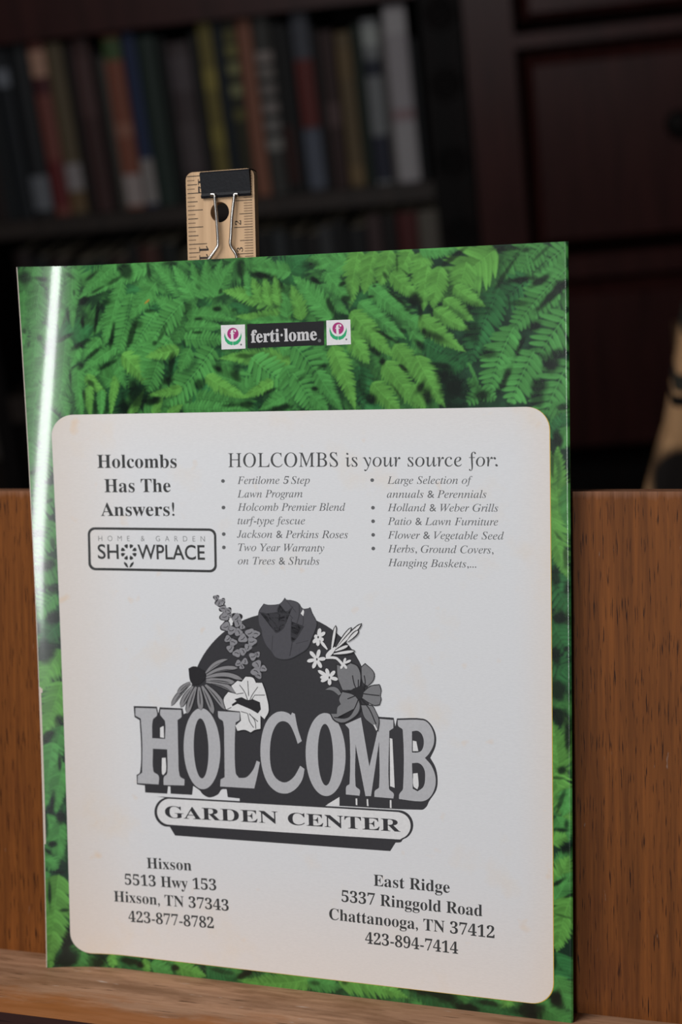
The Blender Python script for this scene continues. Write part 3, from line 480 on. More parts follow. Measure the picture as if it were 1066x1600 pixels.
# upper shelf: left and right pixel half way up, top pixel, colour, labels (from, to, colour), description
UP = [
 (-34, -16, 100, (40, 24, 22), [], 'dark brown book at the far left end of the upper shelf'),
 (-15, 3, 90, (22, 26, 30), [], 'black book second from the left end of the upper shelf'),
 (4, 28, 75, (20, 25, 32), [(.78, .88, (120, 125, 135))], 'near-black book with small pale spot near its top, left end of shelf'),
 (30, 60, 66, (26, 28, 32), [(.04, .24, (112, 115, 122))], 'charcoal book with pale label at its foot, left of the red one'),
 (62, 88, 64, (128, 62, 50), [(.80, .95, (190, 140, 112)), (.05, .32, (110, 18, 22)), (.70, .80, (80, 20, 28))], 'red and pink spined book with cream top, beside the olive book'),
 (89, 116, 66, (98, 82, 54), [(.14, .30, (150, 140, 140)), (.02, .13, (112, 84, 46))], 'olive tan book with white label near its foot'),
 (117, 128, 70, (18, 15, 15), [], 'thin black book between the olive and the maroon book'),
 (129, 158, 60, (66, 34, 32), [(.55, .9, (82, 50, 48))], 'wide dark maroon book left of the orange and white one'),
 (159, 168, 78, (20, 14, 14), [], 'thin black book just left of the orange spine'),
 (169, 178, 90, (84, 76, 68), [], 'narrow grey book against the orange spine'),
 (179, 208, 54, (140, 72, 46), [(.86, .98, (66, 92, 44)), (.02, .20, (168, 152, 148)), (.42, .5, (160, 100, 76))], 'orange book with green top and white foot'),
 (209, 230, 50, (26, 44, 84), [(.02, .28, (150, 142, 138))], 'dark blue book with white label at its foot'),
 (231, 262, 56, (30, 48, 40), [], 'dark green book right of the blue one'),
 (263, 274, 60, (18, 20, 20), [], 'thin black book right of the dark green one'),
 (275, 312, 66, (68, 54, 56), [(.7, .92, (82, 70, 74)), (.2, .5, (78, 66, 68))], 'wide mauve brown book left of the yellow spine'),
 (313, 327, 52, (26, 24, 22), [], 'black book directly left of the yellow spine'),
 (328, 350, 32, (120, 106, 36), [(.62, .74, (150, 134, 46)), (.3, .42, (142, 128, 40))], 'tall yellow book above the wooden ruler'),
 (351, 366, 30, (20, 32, 44), [], 'narrow navy book between the yellow and gold dotted spines'),
 (367, 386, 30, (52, 50, 30), [(.80, .86, (128, 122, 58)), (.70, .76, (140, 138, 84)), (.58, .64, (140, 140, 92)), (.44, .50, (104, 98, 44)), (.88, .94, (100, 94, 40))], 'dark book with a column of gold dots down its spine'),
 (387, 411, 28, (142, 84, 58), [], 'copper orange book above the right edge of the ruler'),
 (412, 440, 22, (58, 56, 52), [(.74, .80, (142, 128, 122)), (.66, .71, (126, 116, 110)), (.56, .62, (118, 108, 104)), (.46, .52, (132, 120, 116)), (.36, .42, (122, 116, 112)), (.25, .32, (132, 128, 122))], 'dark book lettered with pale marks, right of the copper one'),
 (441, 458, 36, (20, 18, 18), [(.05, .4, (56, 18, 10))], 'black book with dark red lower half'),
 (459, 470, 40, (18, 18, 20), [], 'thin black book left of the red and blue spine'),
 (471, 500, 18, (70, 72, 82), [(.36, .74, (104, 26, 18)), (.02, .34, (86, 92, 108))], 'red spined book with slate blue top and foot'),
 (501, 512, 44, (22, 16, 16), [], 'thin black book right of the red and blue spine'),
 (513, 536, 48, (58, 34, 32), [(.4, .55, (90, 66, 64))], 'dark brown red book with pinkish patch half way up'),
 (537, 562, 50, (104, 84, 52), [(.02, .14, (124, 98, 58)), (.7, .9, (112, 88, 50))], 'tan book left of the bottle green one'),
 (563, 578, 40, (24, 38, 26), [], 'narrow bottle green book left of the white and navy spine'),
 (579, 606, 30, (122, 124, 126), [(.66, .76, (30, 34, 52)), (.02, .30, (34, 36, 56)), (.84, .96, (164, 168, 164))], 'grey white book with navy bands'),
 (607, 614, 40, (84, 76, 72), [], 'thin taupe book against the wide white one'),
 (615, 651, 8, (160, 152, 156), [(.02, .34, (168, 162, 164)), (.84, .97, (176, 170, 172)), (.36, .42, (150, 120, 124))], 'tall wide white book at the right end of the upper shelf'),
 (652, 662, 60, (24, 24, 28), [], 'thin black book between the white one and the carved upright'),
]
YF = .022
for a, b, ty, c, bands, lab in UP:
    xa, xb = BP(a, 200, YF)[0], BP(b, 200, YF)[0]
    h = min(BP((a+b)/2-14, ty, YF)[1]-z_shelf, z_railt-z_shelf-.03)
    book(xa, xb-.0008, z_shelf, h, .17+.04*random.random(), YF+random.uniform(0, .008), c, bands, lab, 'books on the upper shelf')
LOW = [(34, 18, 18), (22, 22, 26), (40, 22, 18), (18, 20, 24), (26, 32, 30), (48, 24, 22), (24, 20, 20), (78, 40, 32), (20, 24, 22), (66, 60, 42), (28, 22, 22), (22, 26, 34), (44, 30, 24),
       (20, 20, 20), (54, 58, 60), (22, 22, 22), (30, 24, 24), (62, 62, 64), (20, 18, 20), (24, 24, 26), (72, 52, 52), (26, 18, 18), (86, 22, 22), (100, 92, 82)]
LN = ['dull red', 'black', 'brown', 'black blue', 'grey green', 'maroon', 'black brown', 'brick red', 'black green', 'olive', 'dusky', 'slate', 'chestnut', 'black', 'grey', 'black', 'umber', 'pale grey', 'ebony', 'black', 'pinkish', 'dark wine', 'crimson', 'cream']
ORD = ['first', 'second', 'third', 'fourth', 'fifth', 'sixth', 'seventh', 'eighth', 'ninth', 'tenth', 'eleventh', 'twelfth', 'thirteenth', 'fourteenth', 'fifteenth', 'sixteenth', 'seventeenth', 'eighteenth', 'nineteenth', 'twentieth', 'twenty-first', 'twenty-second', 'twenty-third', 'twenty-fourth']
x0 = BP(12, 380, YF)[0]; x1 = BP(689, 380, YF)[0]; wds = [random.uniform(.75, 1.3) for _ in LOW]; wds[-1] = 1.2; wds[-2] = 1.15; s = sum(wds); x = x0
for k, c in enumerate(LOW):
    wd = (x1-x0)*wds[k]/s; top = z_under-.022-random.uniform(0, .03)
    if k >= 20: top = z_under-.02
    book(x, x+wd-.0008, z_low, top-z_low, .18, YF+.01, c, [], '%s book on the lower shelf, %s from the left' % (LN[k], ORD[k]), 'books on the lower shelf'); x += wd

# ------------------------------------------------------------------ chest of drawers right of the bookcase
cx0 = xp+.002; cx1 = cx0+.80; OFFC = -.02
ch = bthing('chest_of_drawers', 'dark mahogany chest of drawers to the right of the bookcase', 'chest of drawers', (cx0, OFFC, 0))
CP = lambda px, py: BP(px, py, OFFC)
sx = CP(803, 60)[0]-cx0; zt = 1.02
z1b = CP(822, 43)[1]; z2t = CP(826, 84)[1]; z2b = CP(900, 392)[1]; z3t = CP(950, 440)[1]; z3b = CP(950, 712)[1]
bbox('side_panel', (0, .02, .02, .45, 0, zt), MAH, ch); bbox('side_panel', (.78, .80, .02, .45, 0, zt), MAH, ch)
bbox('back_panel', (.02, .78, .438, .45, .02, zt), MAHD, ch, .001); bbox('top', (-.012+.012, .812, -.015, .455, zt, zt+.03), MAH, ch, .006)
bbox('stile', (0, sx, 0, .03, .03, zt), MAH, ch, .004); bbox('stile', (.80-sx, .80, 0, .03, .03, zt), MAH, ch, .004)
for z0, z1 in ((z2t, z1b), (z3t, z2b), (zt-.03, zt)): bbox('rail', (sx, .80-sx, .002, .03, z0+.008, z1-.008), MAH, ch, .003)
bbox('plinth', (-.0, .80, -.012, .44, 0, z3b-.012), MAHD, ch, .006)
for z0, z1, lab in ((z1b, zt-.03, 'top'), (z2b, z2t, 'middle'), (z3b, z3t, 'bottom')):
    bm = bmesh.new(); g_ = .010; x0, x1 = sx+g_, .80-sx-g_; a, b = z0+g_*.4, z1-g_*.4; yb, yf, r_ = .40, .006, .014
    o = [bm.verts.new(c) for c in ((x0, .02, a), (x1, .02, a), (x1, .02, b), (x0, .02, b))]
    i_ = [bm.verts.new(c) for c in ((x0+r_, yf-.006, a+r_), (x1-r_, yf-.006, a+r_), (x1-r_, yf-.006, b-r_), (x0+r_, yf-.006, b-r_))]
    k_ = [bm.verts.new(c) for c in ((x0, yb, a), (x1, yb, a), (x1, yb, b), (x0, yb, b))]
    bm.faces.new(i_); bm.faces.new(k_[::-1])
    for q in range(4):
        bm.faces.new((o[q], o[(q+1) % 4], i_[(q+1) % 4], i_[q])); bm.faces.new((k_[q], k_[(q+1) % 4], o[(q+1) % 4], o[q]))
    bmesh.ops.recalc_face_normals(bm, faces=bm.faces)
    dr = bobj('drawer', bm, MAH, ch)
    for kx in (CP(1060, 190)[0]-cx0, .80-(CP(1060, 190)[0]-cx0)):
        kz = CP(1060, 190)[1] if lab == 'middle' else (a+b)/2
        bm = bmesh.new(); tube(bm, [(kx, -.0005, kz), (kx, -.012, kz), (kx, -.016, kz), (kx, -.024, kz), (kx, -.030, kz), (kx, -.032, kz)], [.009, .007, .013, .019, .016, .004], 18)
        bobj('knob', bm, MAHD, dr)

# ------------------------------------------------------------------ patterned armchair at the right edge
YA = -1.10; TH = .055                         # nearer than the chest
AP = lambda px, py: BP(px, py, YA+TH)
ax0, az0 = AP(1004, 768)
arm = bthing('armchair', 'tan armchair with bold black pattern at the right edge, before the chest', 'armchair', (ax0, YA, 0))
t = NT('tan_black_upholstery'); tc = t.n('ShaderNodeTexCoord'); nz = t.noise(tc.outputs['Object'], 9, 3)
def ell(cx, cz, rx, rz, soft=.14):
    sb = t.n('ShaderNodeVectorMath', operation='SUBTRACT'); t.l(tc.outputs['Object'], sb.inputs[0]); sb.inputs[1].default_value = (cx, 0, cz)
    ml = t.n('ShaderNodeVectorMath', operation='MULTIPLY'); t.l(sb.outputs[0], ml.inputs[0]); ml.inputs[1].default_value = (1/rx, 0, 1/rz)
    ln = t.n('ShaderNodeVectorMath', operation='LENGTH'); t.l(ml.outputs[0], ln.inputs[0])
    ad = t.n('ShaderNodeMath', operation='MULTIPLY_ADD'); t.l(nz, ad.inputs[0]); ad.inputs[1].default_value = .25; t.l(ln.outputs['Value'], ad.inputs[2])
    return t.ramp(ad.outputs[0], [(0, (1, 1, 1)), (.5, (1, 1, 1))]) if False else _thr(ad.outputs[0], soft)
def _thr(val, soft):
    mr = t.n('ShaderNodeMapRange'); t.l(val, mr.inputs[0]); mr.inputs[1].default_value = 1.12-soft; mr.inputs[2].default_value = 1.12+soft
    mr.inputs[3].default_value = 1; mr.inputs[4].default_value = 0; return mr.outputs[0]
tan = t.ramp(t.noise(tc.outputs['Object'], 40, 4), [(.3, (.50, .28, .135)), (.7, (.66, .39, .20))])
def loc(px, py): a, b = AP(px, py); return a-ax0, b
def locf(px, py): a, b = BP(px, py, YA); return a-ax0, b
c = tan
for (px, py, rx, rz, col) in ((1066, 760, 46, 62, (.014, .011, .010, 1)), (1075, 627, 60, 9, (.006, .006, .006, 1)), (1068, 600, 26, 14, (.040, .038, .030, 1)), (1072, 500, 22, 26, (.035, .034, .026, 1)),
                              (1150, 560, 40, 50, (.012, .010, .009, 1)), (1200, 690, 50, 40, (.014, .011, .010, 1)), (1140, 470, 46, 26, (.014, .011, .010, 1)), (1250, 580, 40, 30, (.012, .010, .009, 1))):
    qx, qz = locf(px, py); sc_ = AP(px+1, py)[0]-AP(px, py)[0]
    c = t.mix(ell(qx, qz, rx*sc_, rz*sc_), c, col)
t.base(c); t.set(.85, .2); t.bump(t.noise(tc.outputs['Object'], 500, 2), .25, .001)
UPH = t.m
sil = [(1003, 772), (1012, 735), (1022, 695), (1035, 655), (1041, 620), (1046, 590), (1054, 540), (1060, 500), (1066, 470), (1076, 445), (1095, 428), (1125, 418), (1165, 413)]
pts = [loc(*q) for q in sil]; wd = .60
pts = [(pts[0][0]-.030, az0-.10), (pts[0][0]-.026, az0-.05)]+pts; pts = pts+[(wd-x, z) for x, z in pts[::-1]]
bm = bmesh.new()
f0 = [bm.verts.new((x, TH, z)) for x, z in pts]; f1 = [bm.verts.new((x, 0, z)) for x, z in pts]
bm.faces.new(f1); bm.faces.new(f0[::-1])
for k in range(len(pts)): bm.faces.new((f0[k], f0[(k+1) % len(pts)], f1[(k+1) % len(pts)], f1[k]))
bmesh.ops.recalc_face_normals(bm, faces=bm.faces); bevel(bm, .012, 4, 40)
bk = bobj('backrest', bm, UPH, arm, True)
AX1 = wd+.03
bbox('seat', (.06, AX1-.09, TH-.01, .56, az0-.16, az0-.06), UPH, arm, .03, 4, True)
bbox('arm', (.055, .12, TH-.01, .54, az0-.16, az0+.02), UPH, arm, .025, 4, True); bbox('arm', (AX1-.15, AX1-.085, TH-.01, .54, az0-.16, az0+.02), UPH, arm, .025, 4, True)
for lx, ly in ((.09, .05), (AX1-.12, .05), (.09, .50), (AX1-.12, .50)):
    bm = bmesh.new(); tube(bm, [(lx, ly, 0), (lx, ly, az0-.08)], [.013, .024], 14); bobj('leg', bm, MAH, arm)
hx = loc(1056, 400)[0]+.10; hz0, hz1 = loc(1066, 436)[1], loc(1066, 362)[1]
bm = bmesh.new(); bmesh.ops.create_uvsphere(bm, u_segments=32, v_segments=18, radius=1)
for v_ in bm.verts:
    q = v_.co; sg = lambda a, e: math.copysign(abs(a)**e, a)
    v_.co = Vector((hx+.02+sg(q.x, .55)*.095, TH*.5+q.y*.06, (hz0+hz1)/2+sg(q.z, .6)*(hz1-hz0)/2))
tag(bobj('headrest', bm, plain('mauve_cloth', (.11, .088, .092, 1), .9, .2, 0, .1, 90), arm, True), 'pale mauve headrest pad')

# ------------------------------------------------------------------ table and easel
M3 = Matrix([list(r) for r in PG2W])
def w(p_): return tuple(PG2W @ np.array(p_)+np.array([0, 0, ZC]))
TW = wood('table_wood', (.030, .012, .006, 1), (.075, .030, .014, 1), (8, 160, 160), .6, .4)
tb = thing('table', 'low dark wooden table carrying the easel', 'table', (.02, .05, 0))
bbox('tabletop', (-.42, .42, -.24, .24, .42, .45), TW, tb, .005, 3)
bbox('apron', (-.36, .36, -.19, .19, .35, .42), TW, tb, .003)
for lx in (-.34, .34):
    for ly in (-.17, .17):
        bm = bmesh.new(); tube(bm, [(lx, ly, 0), (lx, ly, .36)], [.016, .026], 16); bobj('leg', bm, TW, tb)
BOARD = wood('reddish_oak', (.052, .0135, .0038, 1), (.215, .068, .0135, 1), (680, 26, 680), .60, .42, ((14, 5, 14), (.085, .022, .008, 1), .56), ((420, 80, 420), (.26, .17, .13, 1), .70), .2185)
LEDGE = wood('worn_ledge_wood', (.20, .085, .034, 1), (.46, .26, .155, 1), (25, 300, 340), .64, .55, ((22, 90, 90), (.20, .095, .045, 1), .47), ((60, 300, 300), (.50, .40, .34, 1), .66), None, (.063, (.26, .085, .016, 1)))
EDGE = wood('dark_ledge_edge', (.014, .006, .006, 1), (.040, .016, .013, 1), (12, 150, 170), .6, .6)
yb0 = -.1650
es = thing('easel', 'wooden tabletop easel with a broad oak back board and front ledge', 'easel', w((0, yb0, -.0072)), M3)
ytop = PZ(1000, 768, -.0072)[1]
bm = bmesh.new(); box(bm, -.185, .185, 0, ytop-yb0, -.0155, 0); bevel(bm, .0009, 2)
tag(bobj('back_panel', bm, BOARD, es), 'reddish oak board with vertical grain and pale flecks')
yl = -H/2-yb0
bm = bmesh.new(); vv = box(bm, -.185, .185, yl-.017, yl, 0, .0617); bevel(bm, .0016, 2)
for f in bm.faces:
    f.material_index = 1 if f.normal.z > .8 or f.calc_center_median().z > .0605 else 0
bm.normal_update()
for f in bm.faces: f.material_index = 1 if f.normal.z > .6 else 0
lg = bobj('ledge', bm, [LEDGE, EDGE], es)
for sx_ in (-.12, .12):
    top = Vector((sx_, ytop-yb0-.03, -.0225)); inv = M3.inverted()
    foot_w = Vector(w((sx_, 0, 0))); foot_w = Vector((sx_, .175, .4500)); foot = inv @ (foot_w-Vector(w((0, yb0, -.0072))))
    d = (foot-top).normalized(); bm = bmesh.new(); tube(bm, [top, foot-d*.004], .0075, 4); bobj('rear_leg', bm, BOARD, es)
bm = bmesh.new(); tube(bm, [(-.12, ytop-yb0-.03, -.0225), (.12, ytop-yb0-.03, -.0225)], .007, 10); bobj('hinge_bar', bm, EDGE, es)

# ------------------------------------------------------------------ wooden ruler standing behind the booklet
ZR = -.0034; RT = .0036
rx0 = PZ(292.4, 360, ZR)[0]; rx1 = PZ(399, 360, ZR)[0]; rtop = PZ(345, 266, ZR)[1]; rb = -H/2
ru = thing('ruler', 'pale wooden ruler with black markings standing behind the green booklet', 'ruler', w(((rx0+rx1)/2, rb, ZR-RT)), M3)
rw = rx1-rx0; rl = rtop-rb; hxm = PZ(343.5, 331.5, ZR); hc = (hxm[0]-(rx0+rx1)/2, hxm[1]-rb); hr = .0039
bm = bmesh.new(); out = []
for cx_, cy_, a0 in ((rw/2-.003, rl-.003, 0), (-rw/2+.003, rl-.003, 90)):
    for k in range(7): a = math.radians(a0+15*k); out.append((cx_+.003*math.cos(a), cy_+.003*math.sin(a)))
out += [(-rw/2, 0), (rw/2, 0)]
hole = [(hc[0]+hr*math.cos(2*math.pi*k/28), hc[1]+hr*math.sin(2*math.pi*k/28)) for k in range(28)]
es_ = []
for lp in (out, hole):
    vv = [bm.verts.new((x, y, 0)) for x, y in lp]
    es_ += [bm.edges.new((vv[k], vv[(k+1) % len(vv)])) for k in range(len(vv))]
bmesh.ops.triangle_fill(bm, edges=es_, use_beauty=True)
fs = bmesh.ops.extrude_face_region(bm, geom=bm.faces[:])
bmesh.ops.translate(bm, vec=(0, 0, RT), verts=[g_ for g_ in fs['geom'] if isinstance(g_, bmesh.types.BMVert)])
bmesh.ops.recalc_face_normals(bm, faces=bm.faces)
RUL = wood('pale_ruler_wood', (.36, .215, .115, 1), (.60, .405, .245, 1), (300, 14, 300), .70, .5, ((500, 10, 500), (.42, .20, .085, 1), .60))
stick = bobj('stick', bm, RUL, ru)
INKR = plain('ruler_ink', (.025, .018, .014, 1), .7, .3)
INKL = plain('worn_ruler_ink', (.16, .10, .06, 1), .7, .3)
bm = bmesh.new()
def RL(px, py): q = PZ(px, py, ZR); return q[0]-(rx0+rx1)/2, q[1]-rb
def tick(bm, y, xa, xb, th, mi=0):
    if abs(xa) > rw/2: xa = math.copysign(rw/2-.0003, xa)
    box(bm, min(xa, xb), max(xa, xb), y-th/2, y+th/2, RT, RT+.00003, mi)
ya = RL(300, 275.6)[1]; yb_ = RL(300, 382)[1]; st = (ya-yb_)/16
for k in range(0, 150):
    y = ya-k*st
    if y < .004: break
    ln = .0069 if k % 4 == 0 else (.0048 if k % 2 == 0 else .0037)
    if k % 16 == 0 and k > 0: ln = .0083
    tick(bm, y, -rw/2+.0006, -rw/2+ln, .00032, 1 if k % 2 else 0)
ya = RL(390, 269)[1]; st = (RL(390, 354.3)[1]-RL(390, 396)[1])/10; y354 = RL(390, 354.3)[1]
for k in range(-21, 260):
    y = y354-k*st
    if y < .004 or y > rl-.002: continue
    ln = .0088 if k % 10 == 0 else (.0064 if k % 5 == 0 else .0045)
    tick(bm, y, rw/2-.0010, rw/2-.0010-ln+.001, .00028, 0 if k % 5 == 0 else 1)
bobj('scale_marks', bm, [INKR, INKL], ru)

# ------------------------------------------------------------------ lettering helper (flat outlines turned into mesh)
def alnum(s, st):
    o = ''
    for c in s:
        if st == 'b':
            if 'A' <= c <= 'Z': c = chr(0x1D400+ord(c)-65)
            elif 'a' <= c <= 'z': c = chr(0x1D41A+ord(c)-97)
            elif c.isdigit(): c = chr(0x1D7CE+int(c))
        elif st in 'ir':
            if 'A' <= c <= 'Z': c = chr(0x1D434+ord(c)-65)
            elif c == 'h': c = '\u210e'
            elif 'a' <= c <= 'z': c = chr(0x1D44E+ord(c)-97)
            elif c.isdigit(): c = chr(0x1D7CE+int(c))
        o += c
    return o
def glyphs(s, st='b', offset=0.0, spacing=1.0):
    cu_ = bpy.data.curves.new('lettering', 'FONT'); cu_.body = alnum(s, st); cu_.offset = offset; cu_.space_character = spacing
    cu_.resolution_u = 4
    if st == 'r': cu_.shear = -.24
    ob = bpy.data.objects.new('lettering', cu_); COL.objects.link(ob)
    dg = bpy.context.evaluated_depsgraph_get(); dg.update()
    me = bpy.data.meshes.new_from_object(ob.evaluated_get(dg))
    vs_ = np.array([v_.co[:2] for v_ in me.vertices]); fs_ = [tuple(p_.vertices) for p_ in me.polygons]
    bpy.data.objects.remove(ob); bpy.data.curves.remove(cu_); bpy.data.meshes.remove(me)
    return vs_, fs_
CAPH = {}
def caph(st):
    if st not in CAPH:
        v_, _ = glyphs('H', st); CAPH[st] = v_[:, 1].max()
    return CAPH[st]
def text_faces(bm, s, st, a, b, cap, layer, mi=0, offset=0.0, spacing=1.0, shear=0.0):
    """set a line of text from photo pixel a to photo pixel b (both on its baseline), capitals 'cap' pixels tall"""
    v_, f_ = glyphs(s, st, offset, spacing)
    A, B = P(*a), P(*b); up = P(a[0]+.0, a[1]-cap)
    hgt = np.linalg.norm((up-A)[:2])/caph(st)
    x0_, x1_ = v_[:, 0].min(), v_[:, 0].max(); ex = (B-A)[:2]; L_ = np.linalg.norm(ex); ex /= L_; ey = np.array([-ex[1], ex[0]])
    k = L_/(x1_-x0_)
    q = A[:2]+np.outer((v_[:, 0]-x0_)*k+v_[:, 1]*hgt*shear, ex)+np.outer(v_[:, 1]*hgt, ey)
    bv = [bm.verts.new((x, y, layer)) for x, y in q]
    for f in f_:
        try: bm.faces.new([bv[i] for i in f]).material_index = mi
        except ValueError: pass
GXS = [-.108+.0015*k for k in range(26)]+[-.0695+.004*k for k in range(46)]
GYS = [-.144+.004*k for k in range(73)]
YB = H/2
def drape(name, bm, mats, parent, cut=True):
    """lay flat print (z = height of its ink layer) on the bowed cover"""
    if cut:
        xs = [v_.co.x for v_ in bm.verts]; ys = [v_.co.y for v_ in bm.verts]; X0, X1, Y0, Y1 = min(xs), max(xs), min(ys), max(ys)
        for gx in GXS:
            if X0 < gx < X1: bmesh.ops.bisect_plane(bm, geom=bm.verts[:]+bm.edges[:]+bm.faces[:], dist=1e-9, plane_co=(gx, 0, 0), plane_no=(1, 0, 0))
        for gy in GYS:
            if Y0 < gy < Y1: bmesh.ops.bisect_plane(bm, geom=bm.verts[:]+bm.edges[:]+bm.faces[:], dist=1e-9, plane_co=(0, gy, 0), plane_no=(0, 1, 0))
    bm.normal_update()
    for f in bm.faces:
        if f.normal.z < 0: f.normal_flip()
    for v_ in bm.verts:
        x, y, z = v_.co; v_.co = (x, y+YB, float(lift(x, y))+z)
    return bobj(name, bm, mats, parent)
def poly(bm, pts, layer, mi=0, crop=None):
    if crop: pts = [(crop[0]+x/crop[2], crop[1]+y/crop[2]) for x, y in pts]
    vv = [bm.verts.new((*P(x, y)[:2], layer)) for x, y in pts]
    f = bm.faces.new(vv); f.material_index = mi
    bmesh.ops.triangulate(bm, faces=[f])
def ellipse(cx, cy, rx, ry, n=36, ang=0.0):
    c_, s_ = math.cos(ang), math.sin(ang)
    return [(cx+rx*math.cos(a)*c_-ry*math.sin(a)*s_, cy+rx*math.cos(a)*s_+ry*math.sin(a)*c_) for a in [2*math.pi*k/n for k in range(n)]]
def blade(x0, y0, x1, y1, w_, n=9, tip=.5, bend=0.0):
    """a petal outline from its foot to its tip"""
    L_ = math.hypot(x1-x0, y1-y0); ux, uy = (x1-x0)/L_, (y1-y0)/L_; l_, r_ = [], []
    for k in range(n+1):
        t_ = k/n; hw = w_/2*(.35+.65*math.sin(min(1, t_/.62)*math.pi/2))*(1 if t_ < .6 else max(0, 1-((t_-.6)/.4)**2)**tip)
        o = bend*L_*4*t_*(1-t_); cx, cy = x0+ux*L_*t_-uy*o, y0+uy*L_*t_+ux*o
        l_.append((cx-uy*hw, cy+ux*hw)); r_.append((cx+uy*hw, cy-ux*hw))
    return l_+r_[-2::-1]
def soft(pts, n=4, lim=52):
    """round a closed outline wherever it does not turn a real corner"""
    A = [np.array(p_, float) for p_ in pts]; N = len(A); out_ = []
    def corner(i):
        a, b = A[i]-A[i-1], A[(i+1) % N]-A[i]; c_ = a@b/(np.linalg.norm(a)*np.linalg.norm(b)+1e-12)
        return c_ < math.cos(math.radians(lim))
    cn = [corner(i) for i in range(N)]
    for i in range(N):
        p1, p2 = A[i], A[(i+1) % N]; d = np.linalg.norm(p2-p1)
        def tang(j):
            if cn[j]: return p2-p1
            q = A[(j+1) % N]-A[j-1]; return q/(np.linalg.norm(q)+1e-12)*d
        m1, m2 = tang(i), tang((i+1) % N)
        for k in range(n):
            t_ = k/n; out_.append(tuple((2*t_**3-3*t_*t_+1)*p1+(t_**3-2*t_*t_+t_)*m1+(-2*t_**3+3*t_*t_)*p2+(t_**3-t_*t_)*m2))
            if cn[i] and cn[(i+1) % N]: break
    return out_
def stroke(pts, w_):
    l_, r_ = [], []
    for k, (x, y) in enumerate(pts):
        a, b = pts[max(0, k-1)], pts[min(len(pts)-1, k+1)]; d = math.hypot(b[0]-a[0], b[1]-a[1]) or 1
        nx, ny = -(b[1]-a[1])/d*w_/2, (b[0]-a[0])/d*w_/2; l_.append((x+nx, y+ny)); r_.append((x-nx, y-ny))
    return l_+r_[::-1]
def rrect(c, r, n=7):
    """rounded rectangle from four corner points (tl, tr, br, bl), radius r in the same units"""
    out_ = []
    for k in range(4):
        p0, p_, p1 = [np.array(c[j % 4], float) for j in (k-1, k, k+1)]
        a, b = (p0-p_)/np.linalg.norm(p0-p_), (p1-p_)/np.linalg.norm(p1-p_)
        for i in range(n+1):
            t_ = i/n*math.pi/2; out_.append(tuple(p_+a*r*(1-math.sin(t_))+b*r*(1-math.cos(t_))))
    return out_

# ------------------------------------------------------------------ the booklet
def ink(name, col, rough=.42):
    t = NT(name); f = t.noise(t.coord((900, 900, 900)), 1, 2)
    a = tuple(c*.96 for c in col[:3])+(1,); b = tuple(min(1, c*1.04+.001) for c in col[:3])+(1,)
    t.base(t.ramp(f, [(.3, a), (.7, b)])); t.set(rough, .35); return t.m
bk_root = thing('booklet', 'green fern-covered garden centre booklet standing on the wooden easel ledge', 'booklet', w((0, -H/2, 0)), M3)
t = NT('fern_print'); at = t.n('ShaderNodeAttribute', attribute_name='print'); t.base(at.outputs['Color'])
t.set(.26, .30, 0, .5, .085); t.bump(t.noise(t.coord((2600, 2600, 2600)), 1, 2), .22, .00012)
FERN = t.m
fr, gp = [], []
for (k, x0, y0, x1, y1, w_, b, s, bend) in FRONDS:
    ox, oy, s_ = CROPS[k]; a, c = P(ox+x0/s_, oy+y0/s_)*1000, P(ox+x1/s_, oy+y1/s_)*1000
    fr.append((a[0], a[1], c[0], c[1], w_/s_/3.95, b, s, -bend))
for (k, x, y, rx, ry, an, st) in GAPS:
    ox, oy, s_ = CROPS[k]; a = P(ox+x/s_, oy+y/s_)*1000
    q = 1.45 if k == 'D' else 1.15
    gp.append((a[0], a[1], rx/s_/3.95*q, ry/s_/3.95*q, (.004, .011, .007), st, math.radians(an), .6))
gp.append((*(P(230, 471)[:2]*1000), 1.5, .35, (.42, .20, .03), .9, math.radians(35), .4))     # a small dry leaf
img = fern_image(fr, gp)
gx = (np.arange(FNX)*FS-FW/2)/1000; gy = (np.arange(FNY)*FS-FH/2)/1000
keep = np.ones((FNY-1, FNX-1), bool)
cxm, cym = (gx[:-1]+gx[1:])/2, (gy[:-1]+gy[1:])/2
keep &= ~((np.abs(cxm-.0008)[None, :] < .0965) & (np.abs(cym+.0268)[:, None] < .1065))
tn = lambda y: .00055*((y < P(62, 1076)[1]) & (y > P(69, 1319)[1]))+.0006*(np.abs(y-P(62, 1078)[1]) < .0012)
keep &= ~(cxm[None, :] < (-FW/2000+tn(cym))[:, None])
J, I = np.nonzero(keep)
quads = np.stack([J*FNX+I, J*FNX+I+1, (J+1)*FNX+I+1, (J+1)*FNX+I], 1)
used = np.zeros(FNX*FNY, bool); used[quads.ravel()] = True; remap = np.cumsum(used)-1
XX, YY = np.meshgrid(gx, gy); ZZ = lift(XX, YY)
co = np.stack([XX.ravel(), YY.ravel()+YB, ZZ.ravel()], 1)[used]; cc = img.reshape(-1, 3)[used]
quads = remap[quads]
me = bpy.data.meshes.new('cover'); me.vertices.add(len(co)); me.vertices.foreach_set('co', co.astype(np.float32).ravel())
me.loops.add(quads.size); me.loops.foreach_set('vertex_index', quads.ravel().astype(np.int32))
me.polygons.add(len(quads)); me.polygons.foreach_set('loop_start', np.arange(0, quads.size, 4, dtype=np.int32)); me.polygons.foreach_set('loop_total', np.full(len(quads), 4, dtype=np.int32))
me.polygons.foreach_set('use_smooth', np.ones(len(quads), bool)); me.update(calc_edges=True)
ca = me.color_attributes.new('print', 'FLOAT_COLOR', 'POINT'); ca.data.foreach_set('color', np.concatenate([cc, np.ones((len(cc), 1))], 1).astype(np.float32).ravel())
tag(link('cover', me, FERN, bk_root), 'glossy cover printed with green fern fronds')
